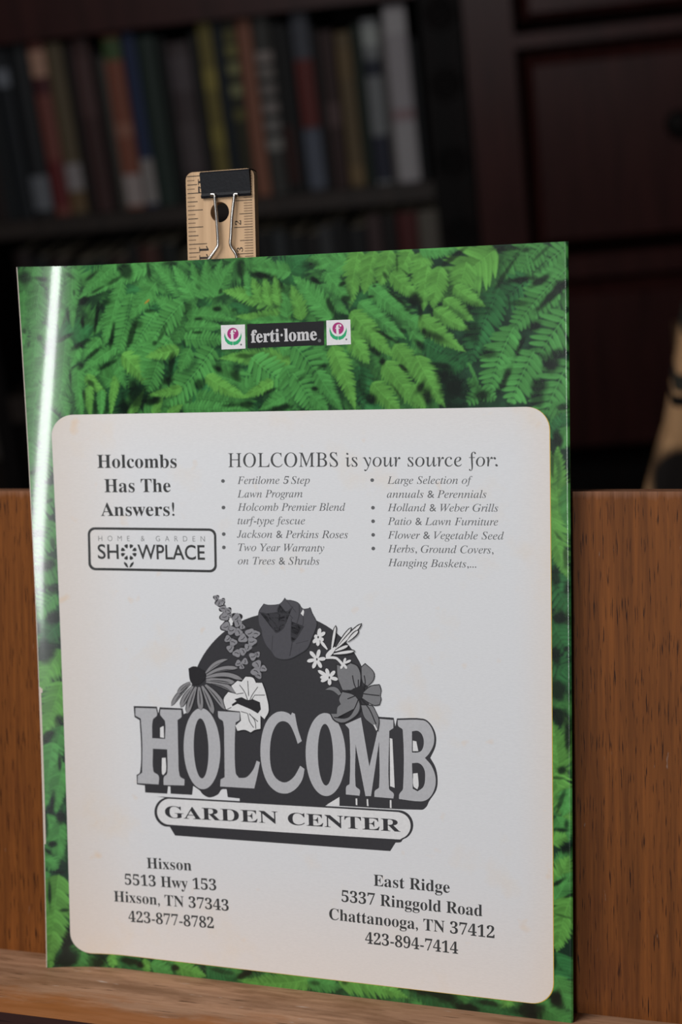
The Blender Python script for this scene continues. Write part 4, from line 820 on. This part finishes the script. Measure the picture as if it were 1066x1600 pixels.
def sheet(name, x0, x1, y0, y1, za, zb, mat, step=.003):
    bm = bmesh.new(); nx, ny = max(2, int((x1-x0)/step)), max(2, int((y1-y0)/(step*3)))
    g_ = [[[bm.verts.new((x0+(x1-x0)*i/nx, y0+(y1-y0)*j/ny+YB, float(lift(x0+(x1-x0)*i/nx, y0+(y1-y0)*j/ny))+z)) for i in range(nx+1)] for j in range(ny+1)] for z in (za, zb)]
    for k in (0, 1):
        for j in range(ny):
            for i in range(nx):
                q = (g_[k][j][i], g_[k][j][i+1], g_[k][j+1][i+1], g_[k][j+1][i]); bm.faces.new(q if k == 0 else q[::-1])
    for j in range(ny):
        for i in (0, nx): q = (g_[0][j][i], g_[0][j+1][i], g_[1][j+1][i], g_[1][j][i]); bm.faces.new(q if i == 0 else q[::-1])
    for i in range(nx):
        for j in (0, ny): q = (g_[0][j][i], g_[0][j][i+1], g_[1][j][i+1], g_[1][j][i]); bm.faces.new(q[::-1] if j == 0 else q)
    bmesh.ops.recalc_face_normals(bm, faces=bm.faces)
    return bobj(name, bm, mat, bk_root)
PAPER = plain('booklet_pages', (.72, .62, .54, 1), .8, .2, 0, .05, 600)
tag(sheet('page_block', -.1083, .1074, -H/2+.0002, H/2-.0002, -.00008, -.0017, PAPER), 'cream page edges showing at the left')
sheet('front_cover', -.1080, .1078, -H/2, H/2, -.00171, -.0019, plain('cover_back_green', (.03, .15, .04, 1), .4, .4))
# cream information panel with foxing and darker edges
t = NT('aged_panel_paper'); v = t.coord((1, 1, 1)); tc = t.n('ShaderNodeTexCoord'); sp = t.n('ShaderNodeSeparateXYZ'); t.l(tc.outputs['Object'], sp.inputs[0])
def mrange(src, a, b, lo=0, hi=1):
    n = t.n('ShaderNodeMapRange', interpolation_type='SMOOTHSTEP'); t.l(src, n.inputs[0]); n.inputs[1].default_value = a; n.inputs[2].default_value = b; n.inputs[3].default_value = lo; n.inputs[4].default_value = hi; return n.outputs[0]
c = (.725, .73, .75, 1)
cream = (.80, .655, .535, 1)
for s_ in (mrange(sp.outputs[0], -.060, -.105, 0, .50), mrange(sp.outputs[0], .085, .106, 0, .50), mrange(sp.outputs[1], .055, .0, 0, .42), mrange(sp.outputs[1], .205, .232, 0, .25)): c = t.mix(s_, c, cream)
n1 = t.noise(t.coord((28, 28, 28)), 1, 4, .6); c = t.mix(t.ramp(n1, [(.56, (0, 0, 0)), (.80, (.40, .40, .40))]), c, (.80, .62, .42, 1))
n2 = t.noise(t.coord((95, 95, 95)), 1, 2, .5); c = t.mix(t.ramp(n2, [(.69, (0, 0, 0)), (.80, (.42, .42, .42))]), c, (.78, .52, .28, 1))
n3 = t.noise(t.coord((700, 2600, 700)), 1, 2, .5); c = t.mix(.05, c, t.ramp(n3, [(.3, (.3, .3, .3)), (.7, (1, 1, 1))]))
t.base(c); t.set(.5, .32); PANEL = t.m
YEL = ink('yellow_edge', (.62, .40, .05, 1))
PX0, PX1, PY0, PY1, PR = -.0991, .1007, -.1361, .0833, .0085
def pcorn(d): return [(PX0+d, PY1), (PX1+d, PY1), (PX1+d, PY0-d*.6), (PX0+d, PY0-d*.6)]
def flatpoly(bm, pts, layer, mi):
    f = bm.faces.new([bm.verts.new((x, y, layer)) for x, y in pts]); f.material_index = mi; bmesh.ops.triangulate(bm, faces=[f])
bm = bmesh.new(); flatpoly(bm, rrect(pcorn(.00028), PR, 10), 1.5e-5, 1); flatpoly(bm, rrect(pcorn(0), PR, 10), 3.0e-5, 0)
tag(drape('information_panel', bm, [PANEL, YEL], bk_root), 'rounded cream panel with faint brown age spots')
INK = ink('black_ink', (.044, .045, .046, 1)); GREYINK = ink('grey_ink', (.118, .120, .126, 1)); MIDINK = ink('heading_ink', (.064, .066, .068, 1))
T0 = 5.0e-5
def lettering(name, lines, mat, parent=None, bullets=()):
    bm = bmesh.new()
    for ln in lines: text_faces(bm, *ln[:5], T0, 0, *ln[5:])
    for (x, y, r_) in bullets: poly(bm, ellipse(x, y, r_, r_, 16), T0)
    return drape(name, bm, mat, parent or bk_root, False)
lettering('slogan_lettering', [('Holcombs', 'b', (152.4, 731.2), (276.4, 731), 20.5), ('Has The', 'b', (163.7, 769.2), (266.9, 768.8), 20.5), ('Answers!', 'b', (158, 806.2), (273, 806), 20.5)], INK)
lettering('heading_lettering', [('HOLCOMBS', 'r', (357, 730), (528.5, 729.2), 21.8), ('is', 'r', (540, 729.2), (559, 729), 21.8), ('your', 'r', (567, 729), (626, 728.9), 21.8), ('source', 'r', (637, 728.9), (722, 728.7), 21.8), ('for:', 'r', (733, 728.7), (778, 728.6), 21.8)], MIDINK)
I_ = 'i'
lettering('bullet_list', [('Fertilome', I_, (371, 756.2), (437, 756), 11.6), ('5', 'b', (442.5, 756), (450, 756), 11.6, -.006, 1, .24), ('Step', I_, (455, 756), (484.5, 755.8), 11.6),
  ('Lawn Program', I_, (371, 777.4), (473, 777), 11.6), ('Holcomb Premier Blend', I_, (371.5, 798), (540, 798), 11.6), ('turf-type fescue', I_, (371.5, 819), (477, 819.2), 11.6),
  ('Jackson & Perkins Roses', I_, (370.5, 840.2), (544, 841), 11.6), ('Two Year Warranty', I_, (372.5, 860.8), (507, 861.8), 11.6), ('on Trees & Shrubs', I_, (372, 881.8), (499.5, 882.5), 11.6)], GREYINK, None,
  [(348.6, 751.6, 2.9), (349.4, 793, 2.9), (349.8, 834.5, 2.9), (350, 855.3, 2.9)])
lettering('bullet_list', [('Large Selection of', I_, (605.2, 756), (738.5, 756), 11.6), ('annuals & Perennials', I_, (604.8, 777.6), (760.5, 778), 11.6), ('Holland & Weber Grills', I_, (605.8, 798.6), (778.7, 799.5), 11.6),
  ('Patio & Lawn Furniture', I_, (606, 820), (778.7, 821), 11.6), ('Flower & Vegetable Seed', I_, (606, 841.5), (787.8, 843), 11.6), ('Herbs, Ground Covers,', I_, (606.5, 863), (771.4, 864.9), 11.6), ('Hanging Baskets,...', I_, (606.5, 884.5), (744.5, 887), 11.6)], GREYINK, None,
  [(581.8, 750.2, 2.9), (583, 793.3, 2.9), (583.2, 814.4, 2.9), (583.3, 835.7, 2.9), (583.5, 857, 2.9)])
lettering('address_lettering', [('Hixson', 'b', (230, 1356.6), (299.6, 1360.4), 16.5), ('5513 Hwy 153', 'b', (195.4, 1382.2), (338.4, 1391.3), 16.5), ('Hixson, TN 37343', 'b', (178.4, 1408.4), (357.8, 1423.4), 16.5), ('423-877-8782', 'b', (201.2, 1440), (334.6, 1450.6), 16.5)], INK)
lettering('address_lettering', [('East Ridge', 'b', (584, 1383.8), (703, 1395.2), 17.5), ('5337 Ringgold Road', 'b', (533.9, 1408.8), (754, 1431.8), 17.5), ('Chattanooga, TN 37412', 'b', (514.6, 1436.4), (773, 1466), 17.5), ('423-894-7414', 'b', (570.9, 1474), (716, 1490.5), 17.5)], INK)
# home and garden emblem in its rounded frame
bm = bmesh.new()
poly(bm, rrect([(137, 823.8), (338, 825.8), (339.2, 894.6), (138.4, 891)], 11), 4.0e-5, 0); poly(bm, rrect([(140.8, 827.6), (334.4, 829.6), (335.4, 890.6), (142.4, 887.2)], 8), 4.4e-5, 1)
fr_ = drape('framed_emblem', bm, [INK, PANEL], bk_root)
bm = bmesh.new()
text_faces(bm, 'HOME & GARDEN', 'n', (154, 845.4), (320.4, 846.2), 8.2, T0, 1, -.012, 2.3)
for s, xa, xb in (('SH', 153.2, 186), ('WPLACE', 215.5, 320.6)): text_faces(bm, s, 'n', (xa, 872.8+(xa-150)*.006), (xb, 872.8+(xb-150)*.010), 22, T0, 0, .012)
for k in range(8):
    a0 = 2*math.pi*(k+.5)/8; c0 = (201.3, 862.6); f = lambda r_, a: (c0[0]+r_*math.cos(a), c0[1]+r_*math.sin(a))
    poly(bm, [f(5.6, a0), f(9.5, a0-.27), f(12.4, a0-.24), f(12.9, a0), f(12.4, a0+.24), f(9.5, a0+.27)], T0, 0)
for sgn in (-1, 1): poly(bm, [(201.5+sgn*.8, 886), (201.5+sgn*3, 880.5), (201.5+sgn*7.2, 877.5), (201.5+sgn*7.8, 880.5), (201.5+sgn*4.5, 885.5), (201.5+sgn*1.5, 887)], T0, 0)
drape('lettering', bm, [INK, GREYINK], fr_, False)

# ---- ferti-lome strip
WHITE = ink('white_ink', (.72, .70, .71, 1)); BLACKI = ink('strip_black', (.012, .012, .014, 1), .3); MAG = ink('magenta_ink', (.36, .018, .16, 1)); GRN = ink('green_ink', (.015, .36, .14, 1)); PALE = ink('pale_ink', (.55, .54, .55, 1))
K = (335, 490, 4.845)
bm = bmesh.new(); poly(bm, [(248, 80), (828, 58), (832, 238), (252, 262)], 4e-5, 0, K)
strip = drape('brand_strip', bm, [BLACKI], bk_root)
kp = lambda x, y: (K[0]+x/K[2], K[1]+y/K[2])
bm = bmesh.new(); text_faces(bm, 'ferti·lome', 'b', kp(279, 219), kp(778, 199), 92/K[2], T0, 0, .012)
poly(bm, ellipse(797, 205, 13, 13, 16), T0, 1, K); drape('brand_lettering', bm, [PALE, GREYINK], strip, False)
for sq, cx_, cy_ in (([(50, 88), (232, 82), (236, 265), (55, 272)], 141, 152), ([(848, 52), (1030, 45), (1035, 232), (852, 240)], 938, 112)):
    bm = bmesh.new(); poly(bm, sq, 4e-5, 0, K); bd = drape('flower_badge', bm, [WHITE], bk_root)
    bm = bmesh.new(); poly(bm, ellipse(cx_, cy_, 43, 45, 32), T0, 0, K)
    for sg in (-1, 1):
        poly(bm, [(cx_+sg*x, cy_+y) for x, y in ((63, -8), (66, 20), (58, 55), (38, 78), (10, 88), (1, 84), (1, 60), (22, 58), (42, 42), (56, 18))], T0, 1, K)
    poly(bm, ellipse(cx_+62, cy_+83, 7, 7, 12), T0, 2, K)
    text_faces(bm, 'f', 'b', kp(cx_-20, cy_+50), kp(cx_+28, cy_+47), 78/K[2], T0+8e-6, 3)
    drape('flower_print', bm, [MAG, GRN, GREYINK, WHITE], bd, False)

def spoly(bm, pts, layer, mi=0, crop=None): poly(bm, soft(pts) if len(pts) < 60 else pts, layer, mi, crop)
# ---- the garden centre emblem
DISC = ink('disc_ink', (.038, .037, .042, 1)); LET = ink('letter_grey', (.47, .47, .49, 1)); WHT = ink('print_white', (.74, .735, .74, 1))
G1 = ink('flower_grey', (.26, .255, .275, 1)); G2 = ink('lily_grey', (.20, .20, .21, 1)); G3 = ink('rose_grey', (.080, .078, .090, 1)); G4 = ink('line_ink', (.022, .021, .024, 1)); G6 = ink('rose_line', (.042, .041, .048, 1)); G5 = ink('cone_grey', (.26, .255, .265, 1))
L1 = (200, 1090, 4.264); L2 = (430, 1090, 3.948); L3 = (220, 1220, 2.4227); FA = (260, 920, 6.27); FR_ = (390, 920, 8.2); FL = (470, 950, 7.614)
l2 = lambda pts: [((430+x/3.948-200)*4.264, y/3.948*4.264) for x, y in pts]
ly = [4.0e-5]
def L(step=5e-6): ly[0] += step; return ly[0]
bm = bmesh.new()
spoly(bm, ellipse(437, 1097, 140, 140, 80), L(), 0)
mass = [(38, 56), (193, 60), (203, 105), (212, 64), (365, 72), (372, 110), (500, 60)]+l2([(600, 116), (640, 118), (732, 124), (742, 178), (752, 128), (915, 130), (962, 165), (992, 230), (990, 300), (958, 372), (990, 430), (1003, 500), (995, 570), (950, 640), (935, 672), (905, 692), (400, 668), (320, 662), (290, 690), (60, 690)]) + \
       [(745, 690), (745, 672), (665, 663), (658, 610), (625, 612), (600, 645), (545, 665), (500, 645), (480, 620), (435, 588), (428, 648), (285, 640), (283, 592), (268, 590), (262, 640), (115, 632), (113, 585), (60, 578), (58, 515), (80, 498), (88, 350), (78, 150), (44, 130)]
spoly(bm, mass, L(), 0, L1)
a = L()
spoly(bm, [(60, 59), (975, 111)]+[(975+57*math.sin(t_), 168-57*math.cos(t_)) for t_ in [math.pi*k/10 for k in range(1, 10)]]+[(985, 232), (965, 234), (945, 266), (130, 207), (110, 174)]+[(108-56*math.sin(t_), 118+57*math.cos(t_)) for t_ in [math.pi*k/10 for k in range(1, 10)]], a, 0, L3)
a = L()
spoly(bm, [(108, 68), (972, 118)]+[(974+48*math.sin(t_), 170-50*math.cos(t_)) for t_ in [math.pi*k/10 for k in range(1, 10)]]+[(980, 222), (108, 166)]+[(110-48*math.sin(t_), 117+49*math.cos(t_)) for t_ in [math.pi*k/10 for k in range(1, 10)]], a, 1, L3)
emb = drape('company_emblem', bm, [DISC, WHT], bk_root)
bm = bmesh.new(); a = L(); W_ = 1
for p_ in ([(497, 622), (507, 622), (508, 664), (498, 662)], [(565, 626), (574, 626), (577, 670), (567, 668)], [(708, 632), (718, 632), (719, 682), (709, 680)], [(320, 660), (397, 613), (397, 667)]): spoly(bm, p_, a, W_, L2)
a = L()
spoly(bm, [(50, 68), (188, 72), (194, 118), (166, 148), (162, 270), (248, 275), (248, 160), (228, 132), (215, 112), (217, 78), (356, 82), (358, 130), (331, 150), (336, 380), (345, 520), (378, 545), (376, 585), (238, 582), (240, 530), (262, 505), (262, 345), (167, 340), (170, 490), (205, 520), (205, 578), (65, 570), (66, 520), (95, 500), (96, 300), (86, 140), (50, 120)], a, 0, L1)
spoly(bm, ellipse(494, 340, 122, 270, 56, -.03), a, 0, L1)
spoly(bm, [(600, 90), (745, 98), (745, 150), (718, 165), (712, 300), (718, 500), (740, 535), (790, 530), (835, 480), (858, 420), (880, 430), (860, 530), (842, 605), (615, 592), (618, 545), (645, 530), (642, 300), (635, 160), (605, 135)], a, 0, L1)
spoly(bm, [(105, 92), (122, 100), (140, 190), (165, 268), (140, 285), (118, 220), (85, 160), (45, 145), (10, 165), (-20, 230), (-32, 330), (-25, 430), (0, 490), (40, 520), (75, 520), (115, 490), (140, 450), (155, 420), (182, 440), (170, 500), (140, 550), (100, 582), (60, 592), (10, 580), (-40, 535), (-70, 470), (-88, 380), (-88, 280), (-70, 190), (-40, 130), (0, 95), (40, 85), (80, 95), (98, 108)], a, 0, L2)
spoly(bm, ellipse(312, 351, 123, 256, 56, -.02), a, 0, L2)
spoly(bm, [(432, 165), (530, 122), (582, 425), (632, 205), (640, 130), (730, 138), (730, 188), (705, 205), (703, 560), (732, 592), (730, 622), (613, 612), (616, 575), (642, 552), (642, 270), (592, 607), (558, 607), (497, 290), (497, 545), (523, 570), (521, 605), (437, 597), (440, 548), (460, 530), (458, 200)], a, 0, L2)
spoly(bm, [(757, 138), (915, 140), (955, 170), (980, 230), (978, 290), (950, 345), (925, 372), (965, 420), (990, 490), (985, 560), (950, 620), (900, 640), (765, 625), (767, 595), (790, 560), (788, 200), (760, 175)], a, 0, L2)
a = L()
spoly(bm, ellipse(488, 338, 49, 200, 40, -.03), a, 2, L1); spoly(bm, ellipse(311, 352, 47, 190, 40, -.02), a, 2, L2)
spoly(bm, [(845, 208), (880, 205), (908, 230), (918, 280), (905, 325), (880, 338), (845, 338)], a, 2, L2); spoly(bm, [(845, 404), (890, 405), (920, 440), (926, 500), (915, 550), (880, 578), (850, 562)], a, 2, L2)
a = L()
for p_ in ([(850, 265), (872, 270), (884, 330), (850, 330)], [(852, 468), (880, 465), (886, 540), (878, 566), (854, 545)], [(708, 250), (724, 254), (738, 556), (710, 546)]): spoly(bm, p_, a, 1, L2)
for p_ in ([(215, 200), (238, 188), (241, 268), (215, 264)], [(227, 402), (252, 400), (254, 490), (236, 516), (227, 505)]): spoly(bm, p_, a, 1, L1)
drape('emblem_lettering', bm, [LET, WHT, DISC], emb)
bm = bmesh.new(); a = L(4e-6); text_faces(bm, 'GARDEN', 'b', (220+93/2.4227, 1220+139/2.4227), (220+520/2.4227, 1220+162/2.4227), 18.2, a, 2); text_faces(bm, 'CENTER', 'b', (220+558/2.4227, 1220+165/2.4227), (220+984/2.4227, 1220+193/2.4227), 18.6, a, 2)
drape('banner_lettering', bm, [LET, WHT, DISC], emb, False)
# flowers
bm = bmesh.new()          # flower spike, upper left
sp_ = [(490, 88, 24), (515, 140, 30), (552, 120, 24), (558, 195, 32), (608, 215, 28), (572, 272, 40), (625, 262, 22), (690, 285, 44), (585, 370, 44), (640, 405, 44), (700, 335, 38), (708, 425, 38), (745, 372, 26), (605, 490, 34), (655, 525, 38), (628, 585, 36), (750, 485, 44), (820, 432, 44), (880, 442, 36), (840, 515, 44), (690, 632, 38), (752, 612, 38), (800, 575, 36), (850, 662, 38), (892, 642, 28), (708, 730, 32), (770, 712, 32), (740, 764, 24), (890, 742, 44), (880, 812, 48), (952, 782, 32), (905, 850, 32)]
rr = random.Random(5)
def blob_(x, y, r_, f=1.0):
    ph = rr.uniform(0, 6); return [(x+r_*f*(1+.16*math.sin(3*a+ph))*math.cos(a), y+r_*f*(1+.16*math.sin(3*a+ph))*math.sin(a)) for a in [2*math.pi*k/18 for k in range(18)]]
a = L()
for q in sp_: spoly(bm, blob_(q[0], q[1], q[2], 1.2), a, 1, FA)
a = L()
for q in sp_: spoly(bm, blob_(q[0], q[1], q[2], .97), a, 0, FA)
a = L()
for q in sp_: an = rr.uniform(0, 3.1); c_, s_ = math.cos(an)*q[2]*.55, math.sin(an)*q[2]*.55; spoly(bm, stroke([(q[0]-c_, q[1]-s_), (q[0]+s_*.3, q[1]-c_*.3), (q[0]+c_, q[1]+s_)], 7), a, 1, FA)
drape('flower_spike', bm, [G1, G4], emb, False)
bm = bmesh.new()          # cone flower
for (x0, y0, x1, y1, w_, b) in [(240, 930, 48, 1150, 46, .06), (235, 915, 110, 1030, 46, .05), (262, 955, 142, 1165, 56, .04), (292, 960, 205, 1225, 62, .02), (322, 962, 340, 1190, 66, 0), (352, 952, 462, 1225, 66, -.03), (385, 940, 582, 1185, 64, -.04), (392, 910, 692, 1020, 56, -.08), (392, 892, 690, 930, 58, -.06), (392, 868, 752, 890, 56, -.10), (395, 845, 705, 775, 50, -.08), (388, 825, 606, 690, 32, -.12)]:
    spoly(bm, blade(x0, y0, x1, y1, w_*1.16, 9, .5, b), L(), 1, FA); spoly(bm, blade(x0, y0, x1, y1, w_*.86, 9, .5, b), L(), 0, FA)
    spoly(bm, blade(x0+(x1-x0)*.15, y0+(y1-y0)*.15, x0+(x1-x0)*.8, y0+(y1-y0)*.8, w_*.16, 6, .5, b*.7), L(), 1, FA)
spoly(bm, [(220, 780), (260, 760), (300, 762), (375, 800), (385, 870), (330, 930), (270, 945), (235, 900)], L(), 1, FA)
drape('cone_flower', bm, [G5, G4], emb, False)
bm = bmesh.new()          # pansy
pan = [(565, 1080), (610, 1010), (690, 1030), (640, 950), (700, 900), (740, 910), (780, 860), (850, 870), (880, 920), (940, 920), (975, 1020), (1005, 1190), (965, 1275), (925, 1240), (925, 1370), (870, 1380), (830, 1405), (770, 1380), (700, 1390), (680, 1340), (735, 1290), (725, 1200), (590, 1185)]
pc = (800, 1140); spoly(bm, [(pc[0]+(x-pc[0])*1.04, pc[1]+(y-pc[1])*1.04) for x, y in pan], L(), 1, FA); spoly(bm, pan, L(), 0, FA)
a = L(); poly(bm, [(645, 1130), (690, 1100), (670, 1080), (740, 1060), (800, 1090), (850, 1080), (920, 1110), (930, 1180), (900, 1220), (830, 1180), (760, 1150), (700, 1125), (650, 1150)], a, 1, FA)
a = L()
for p_ in ([(800, 900), (810, 1050)], [(720, 940), (770, 1010), (800, 1090)], [(900, 960), (850, 1030), (820, 1090)], [(970, 1040), (870, 1040), (835, 1090)], [(690, 1030), (760, 1020)], [(735, 1200), (800, 1220), (820, 1300), (860, 1360)], [(820, 1230), (900, 1300)], [(815, 1220), (870, 1290), (880, 1370)], [(590, 1185), (640, 1160)]): spoly(bm, stroke(p_, 7), a, 1, FA)
drape('pansy', bm, [WHT, G4], emb, False)
bm = bmesh.new()          # rose
ro = [(190, 195), (250, 210), (380, 200), (425, 165), (455, 118), (475, 145), (530, 150), (620, 180), (680, 255), (740, 255), (775, 240), (800, 310), (860, 430), (850, 500), (790, 650), (740, 760), (640, 830), (500, 895), (350, 880), (280, 790), (220, 720), (170, 600), (160, 520), (130, 450), (125, 300)]
rc = (470, 520); spoly(bm, [(rc[0]+(x-rc[0])*1.02, rc[1]+(y-rc[1])*1.02) for x, y in ro], L(), 1, FR_); spoly(bm, ro, L(), 0, FR_)
a = L()
for p_, wd_ in (([(130, 300), (220, 330), (300, 480), (350, 560), (450, 480), (470, 330), (560, 230)], 26), ([(390, 200), (360, 280), (420, 330), (500, 320), (560, 380)], 20), ([(640, 190), (640, 330), (600, 480), (560, 640), (520, 860)], 22), ([(300, 600), (290, 780)], 14), ([(540, 380), (540, 660), (600, 640), (700, 480)], 18), ([(690, 330), (690, 450), (620, 600)], 18), ([(240, 340), (340, 420), (380, 520)], 16), ([(600, 700), (760, 660)], 12), ([(480, 150), (600, 300)], 14)): spoly(bm, stroke([tuple(q)[:2] for q in smoothpath([(x, y, 0) for x, y in p_], 4)], wd_*.55), a, 1, FR_); a = L(1e-6)
spoly(bm, [(660, 315), (690, 262), (703, 290), (692, 348)], L(), 2, FR_)
drape('rose', bm, [G3, G6, WHT], emb)
bm = bmesh.new()          # lily
li = [[(430, 670), (520, 690), (600, 650), (680, 690), (720, 800), (710, 930), (600, 980), (500, 980), (440, 820)], [(725, 700), (770, 660), (870, 760), (870, 850), (800, 930), (740, 880)], [(830, 930), (940, 910), (960, 980), (950, 1040), (960, 1080), (940, 1150), (870, 1155), (700, 1050)],
      [(500, 990), (640, 1030), (710, 1130), (690, 1250), (560, 1350), (480, 1365), (400, 1330), (360, 1260), (430, 1260), (440, 1180), (480, 1140), (460, 1080)], [(720, 1150), (850, 1160), (890, 1220), (935, 1330), (920, 1460), (870, 1400), (760, 1300)], [(290, 970), (360, 935), (440, 950), (490, 1020), (460, 1040), (380, 980)]]
for p_ in li:
    c_ = np.mean(p_, 0); spoly(bm, [tuple(c_+(np.array(q)-c_)*1.05) for q in p_], L(), 1, FL)
a = L()
for p_ in li:
    c_ = np.mean(p_, 0); spoly(bm, [tuple(c_+(np.array(q)-c_)*.96) for q in p_], a, 0, FL)
a = L(); spoly(bm, blob_(690, 1000, 72), a, 1, FL)
for p_ in ([(620, 800), (640, 900), (680, 990)], [(690, 850), (690, 980)], [(760, 800), (770, 900), (720, 990)], [(700, 1010), (840, 1030), (940, 1040)], [(700, 1060), (640, 1200), (560, 1300), (400, 1300)], [(720, 1080), (820, 1200), (900, 1380)], [(500, 985), (600, 980), (680, 1010)], [(660, 1040), (560, 1080)]): a = L(1e-6); spoly(bm, stroke(p_, 13), a, 1, FL)
spoly(bm, [(868, 1385), (885, 1385), (915, 1440), (905, 1460)], L(), 2, FL)
drape('lily', bm, [G2, G4, WHT], emb, False)
bm = bmesh.new()          # small white star flowers and buds
for c_, tips in (((212, 345), [(235, 238), (297, 285), (278, 385), (208, 452), (150, 415), (165, 330)]), ((197, 608), [(228, 488), (305, 600), (252, 712), (148, 718), (78, 632), (113, 512)]), ((345, 825), [(308, 715), (412, 745), (448, 848), (350, 918), (243, 872), (233, 822), (208, 740)])):
    a = L()
    for tx, ty in tips: a = L(4e-7); spoly(bm, blade(c_[0], c_[1], tx, ty, 44, 8, .5), a, 0, FL)
    spoly(bm, ellipse(c_[0], c_[1], 9, 16, 12), L(), 1, FL)
spoly(bm, blade(322, 492, 238, 388, 34, 8, .5), L(), 0, FL)
for x0, y0, x1, y1, w_ in ((370, 510, 422, 200, 40), (425, 480, 612, 225, 46), (450, 460, 735, 178, 50), (560, 395, 695, 262, 48), (415, 510, 578, 440, 46), (395, 545, 655, 508, 46)):
    spoly(bm, blade(x0, y0, x1, y1, w_*1.25, 9, .5), L(), 1, FL); spoly(bm, blade(x0, y0, x0+(x1-x0)*.95, y0+(y1-y0)*.95, w_*.72, 9, .5), L(), 0, FL)
spoly(bm, blade(420, 465, 305, 585, 56, 9, .5), L(), 0, FL); spoly(bm, stroke([(305, 588), (420, 592), (470, 630), (520, 690)], 30), L(), 0, FL)
for tx, ty in ((540, 590), (605, 618), (555, 722), (480, 722)): spoly(bm, blade(515, 660, tx, ty, 30, 8, .5), L(), 0, FL)
drape('star_flowers', bm, [WHT, G4], emb, False)

# ---- digits on the ruler, rotated along its length
def rul_text(bm, s, px, py, size, rot, mi):
    v_, f_ = glyphs(s, 'b'); ce = (v_.max(0)+v_.min(0))/2; q = (v_-ce)*size/(v_[:, 1].max()-v_[:, 1].min())
    c_, s_ = math.cos(rot), math.sin(rot); cx_, cy_ = RL(px, py)
    bv = [bm.verts.new((cx_+x*c_-y*s_, cy_+x*s_+y*c_, RT+.00004)) for x, y in q]
    for f in f_: bm.faces.new([bv[i] for i in f]).material_index = mi
bm = bmesh.new()
rul_text(bm, '11', 319, 396, .0040, -math.pi/2, 0); rul_text(bm, '12', 317, 290, .0040, -math.pi/2, 0)
rul_text(bm, '2', 372, 348, .0026, math.pi/2, 1); rul_text(bm, '3', 375, 390, .0026, math.pi/2, 1); rul_text(bm, '1', 369, 306, .0026, math.pi/2, 1)
bobj('numerals', bm, [INKR, INKR], ru)

# ------------------------------------------------------------------ binder clip on the ruler's top
cl = thing('binder_clip', 'small black binder clip with wire handles gripping the top of the ruler', 'binder clip', w(((rx0+rx1)/2, rtop-.012, ZR-RT/2)), M3)
zc = ZR-RT/2; CX = (rx0+rx1)/2; CY = rtop-.012
q0 = PZ(312.5, 290, ZR+.002); q1 = PZ(389.8, 290, ZR+.002); top_ = PZ(350, 263.5, ZR+.004)[1]; bot_ = PZ(350, 307, ZR+.001)[1]
x0, x1 = q0[0]-CX, q1[0]-CX; yt, yb2 = top_-CY, bot_-CY
BLK = plain('clip_black_enamel', (.008, .0085, .011, 1), .5, .25, 0, .2, 900, .15)
STEEL = plain('bright_wire', (.52, .49, .46, 1), .25, .5, 1.0, .05, 300)
bm = bmesh.new(); hb = RT/2+.0003; ht = .0052; tk = .0006
prof = [(hb+.0007, yb2-.0003), (hb+.0012, yb2+.0006), (hb+.0006, yb2+.0016), (ht-.0012, yt-.0010), (ht-.0020, yt-.0003), (0, yt), (-ht+.0020, yt-.0003), (-ht+.0012, yt-.0010), (-hb-.0006, yb2+.0016), (-hb-.0012, yb2+.0006), (-hb-.0007, yb2-.0003)]
inn = [(hb, yb2+.0001), (hb+.0004, yb2+.0006), (hb, yb2+.0016), (ht-.0019, yt-.0012), (ht-.0026, yt-.0009), (0, yt-tk), (-ht+.0026, yt-.0009), (-ht+.0019, yt-.0012), (-hb, yb2+.0016), (-hb-.0004, yb2+.0006), (-hb, yb2+.0001)]
vo = [[bm.verts.new((x, y, z)) for x in (x0, x1)] for z, y in prof]; vi = [[bm.verts.new((x, y, z)) for x in (x0, x1)] for z, y in inn]
for k in range(len(prof)-1):
    bm.faces.new((vo[k][0], vo[k][1], vo[k+1][1], vo[k+1][0])); bm.faces.new((vi[k][1], vi[k][0], vi[k+1][0], vi[k+1][1]))
    for e in (0, 1): bm.faces.new((vo[k][e], vo[k+1][e], vi[k+1][e], vi[k][e]))
for k in (0, len(prof)-1): bm.faces.new((vo[k][0], vo[k][1], vi[k][1], vi[k][0]))
bmesh.ops.recalc_face_normals(bm, faces=bm.faces)
tag(bobj('spring_body', bm, BLK, cl), 'black folded steel body')
for front in (1, -1):
    zz = ZR+.0015 if front > 0 else ZR-RT-.0014
    # wire path in photo pixels on its own plane, bowing clear of the stick
    path = [(329, 304.2), (336, 304.5), (336.0, 309), (339, 340), (341.4, 378), (339, 388), (329.5, 402), (322, 414), (322, 421), (331, 427), (355, 427.5), (368, 424), (371.5, 416), (371, 404), (369.5, 397), (361, 383), (361.5, 368), (363, 340), (366.2, 310), (366.8, 304), (373, 303.6)]
    pts_ = []
    for k, (px, py) in enumerate(path):
        q = PZ(px, py, ZR+.0014)
        up_ = .0009 if 5 < k < 15 else (.0005 if 2 < k < 18 else 0)
        pts_.append((q[0]-CX+(.004 if front < 0 else 0), q[1]-CY, (zz-zc)+front*up_*(.4 if front > 0 else 1)))
    bm = bmesh.new(); tube(bm, smoothpath(pts_, 4), .00066, 10)
    tag(bobj('wire_handle', bm, STEEL, cl), 'bright bent steel wire handle')
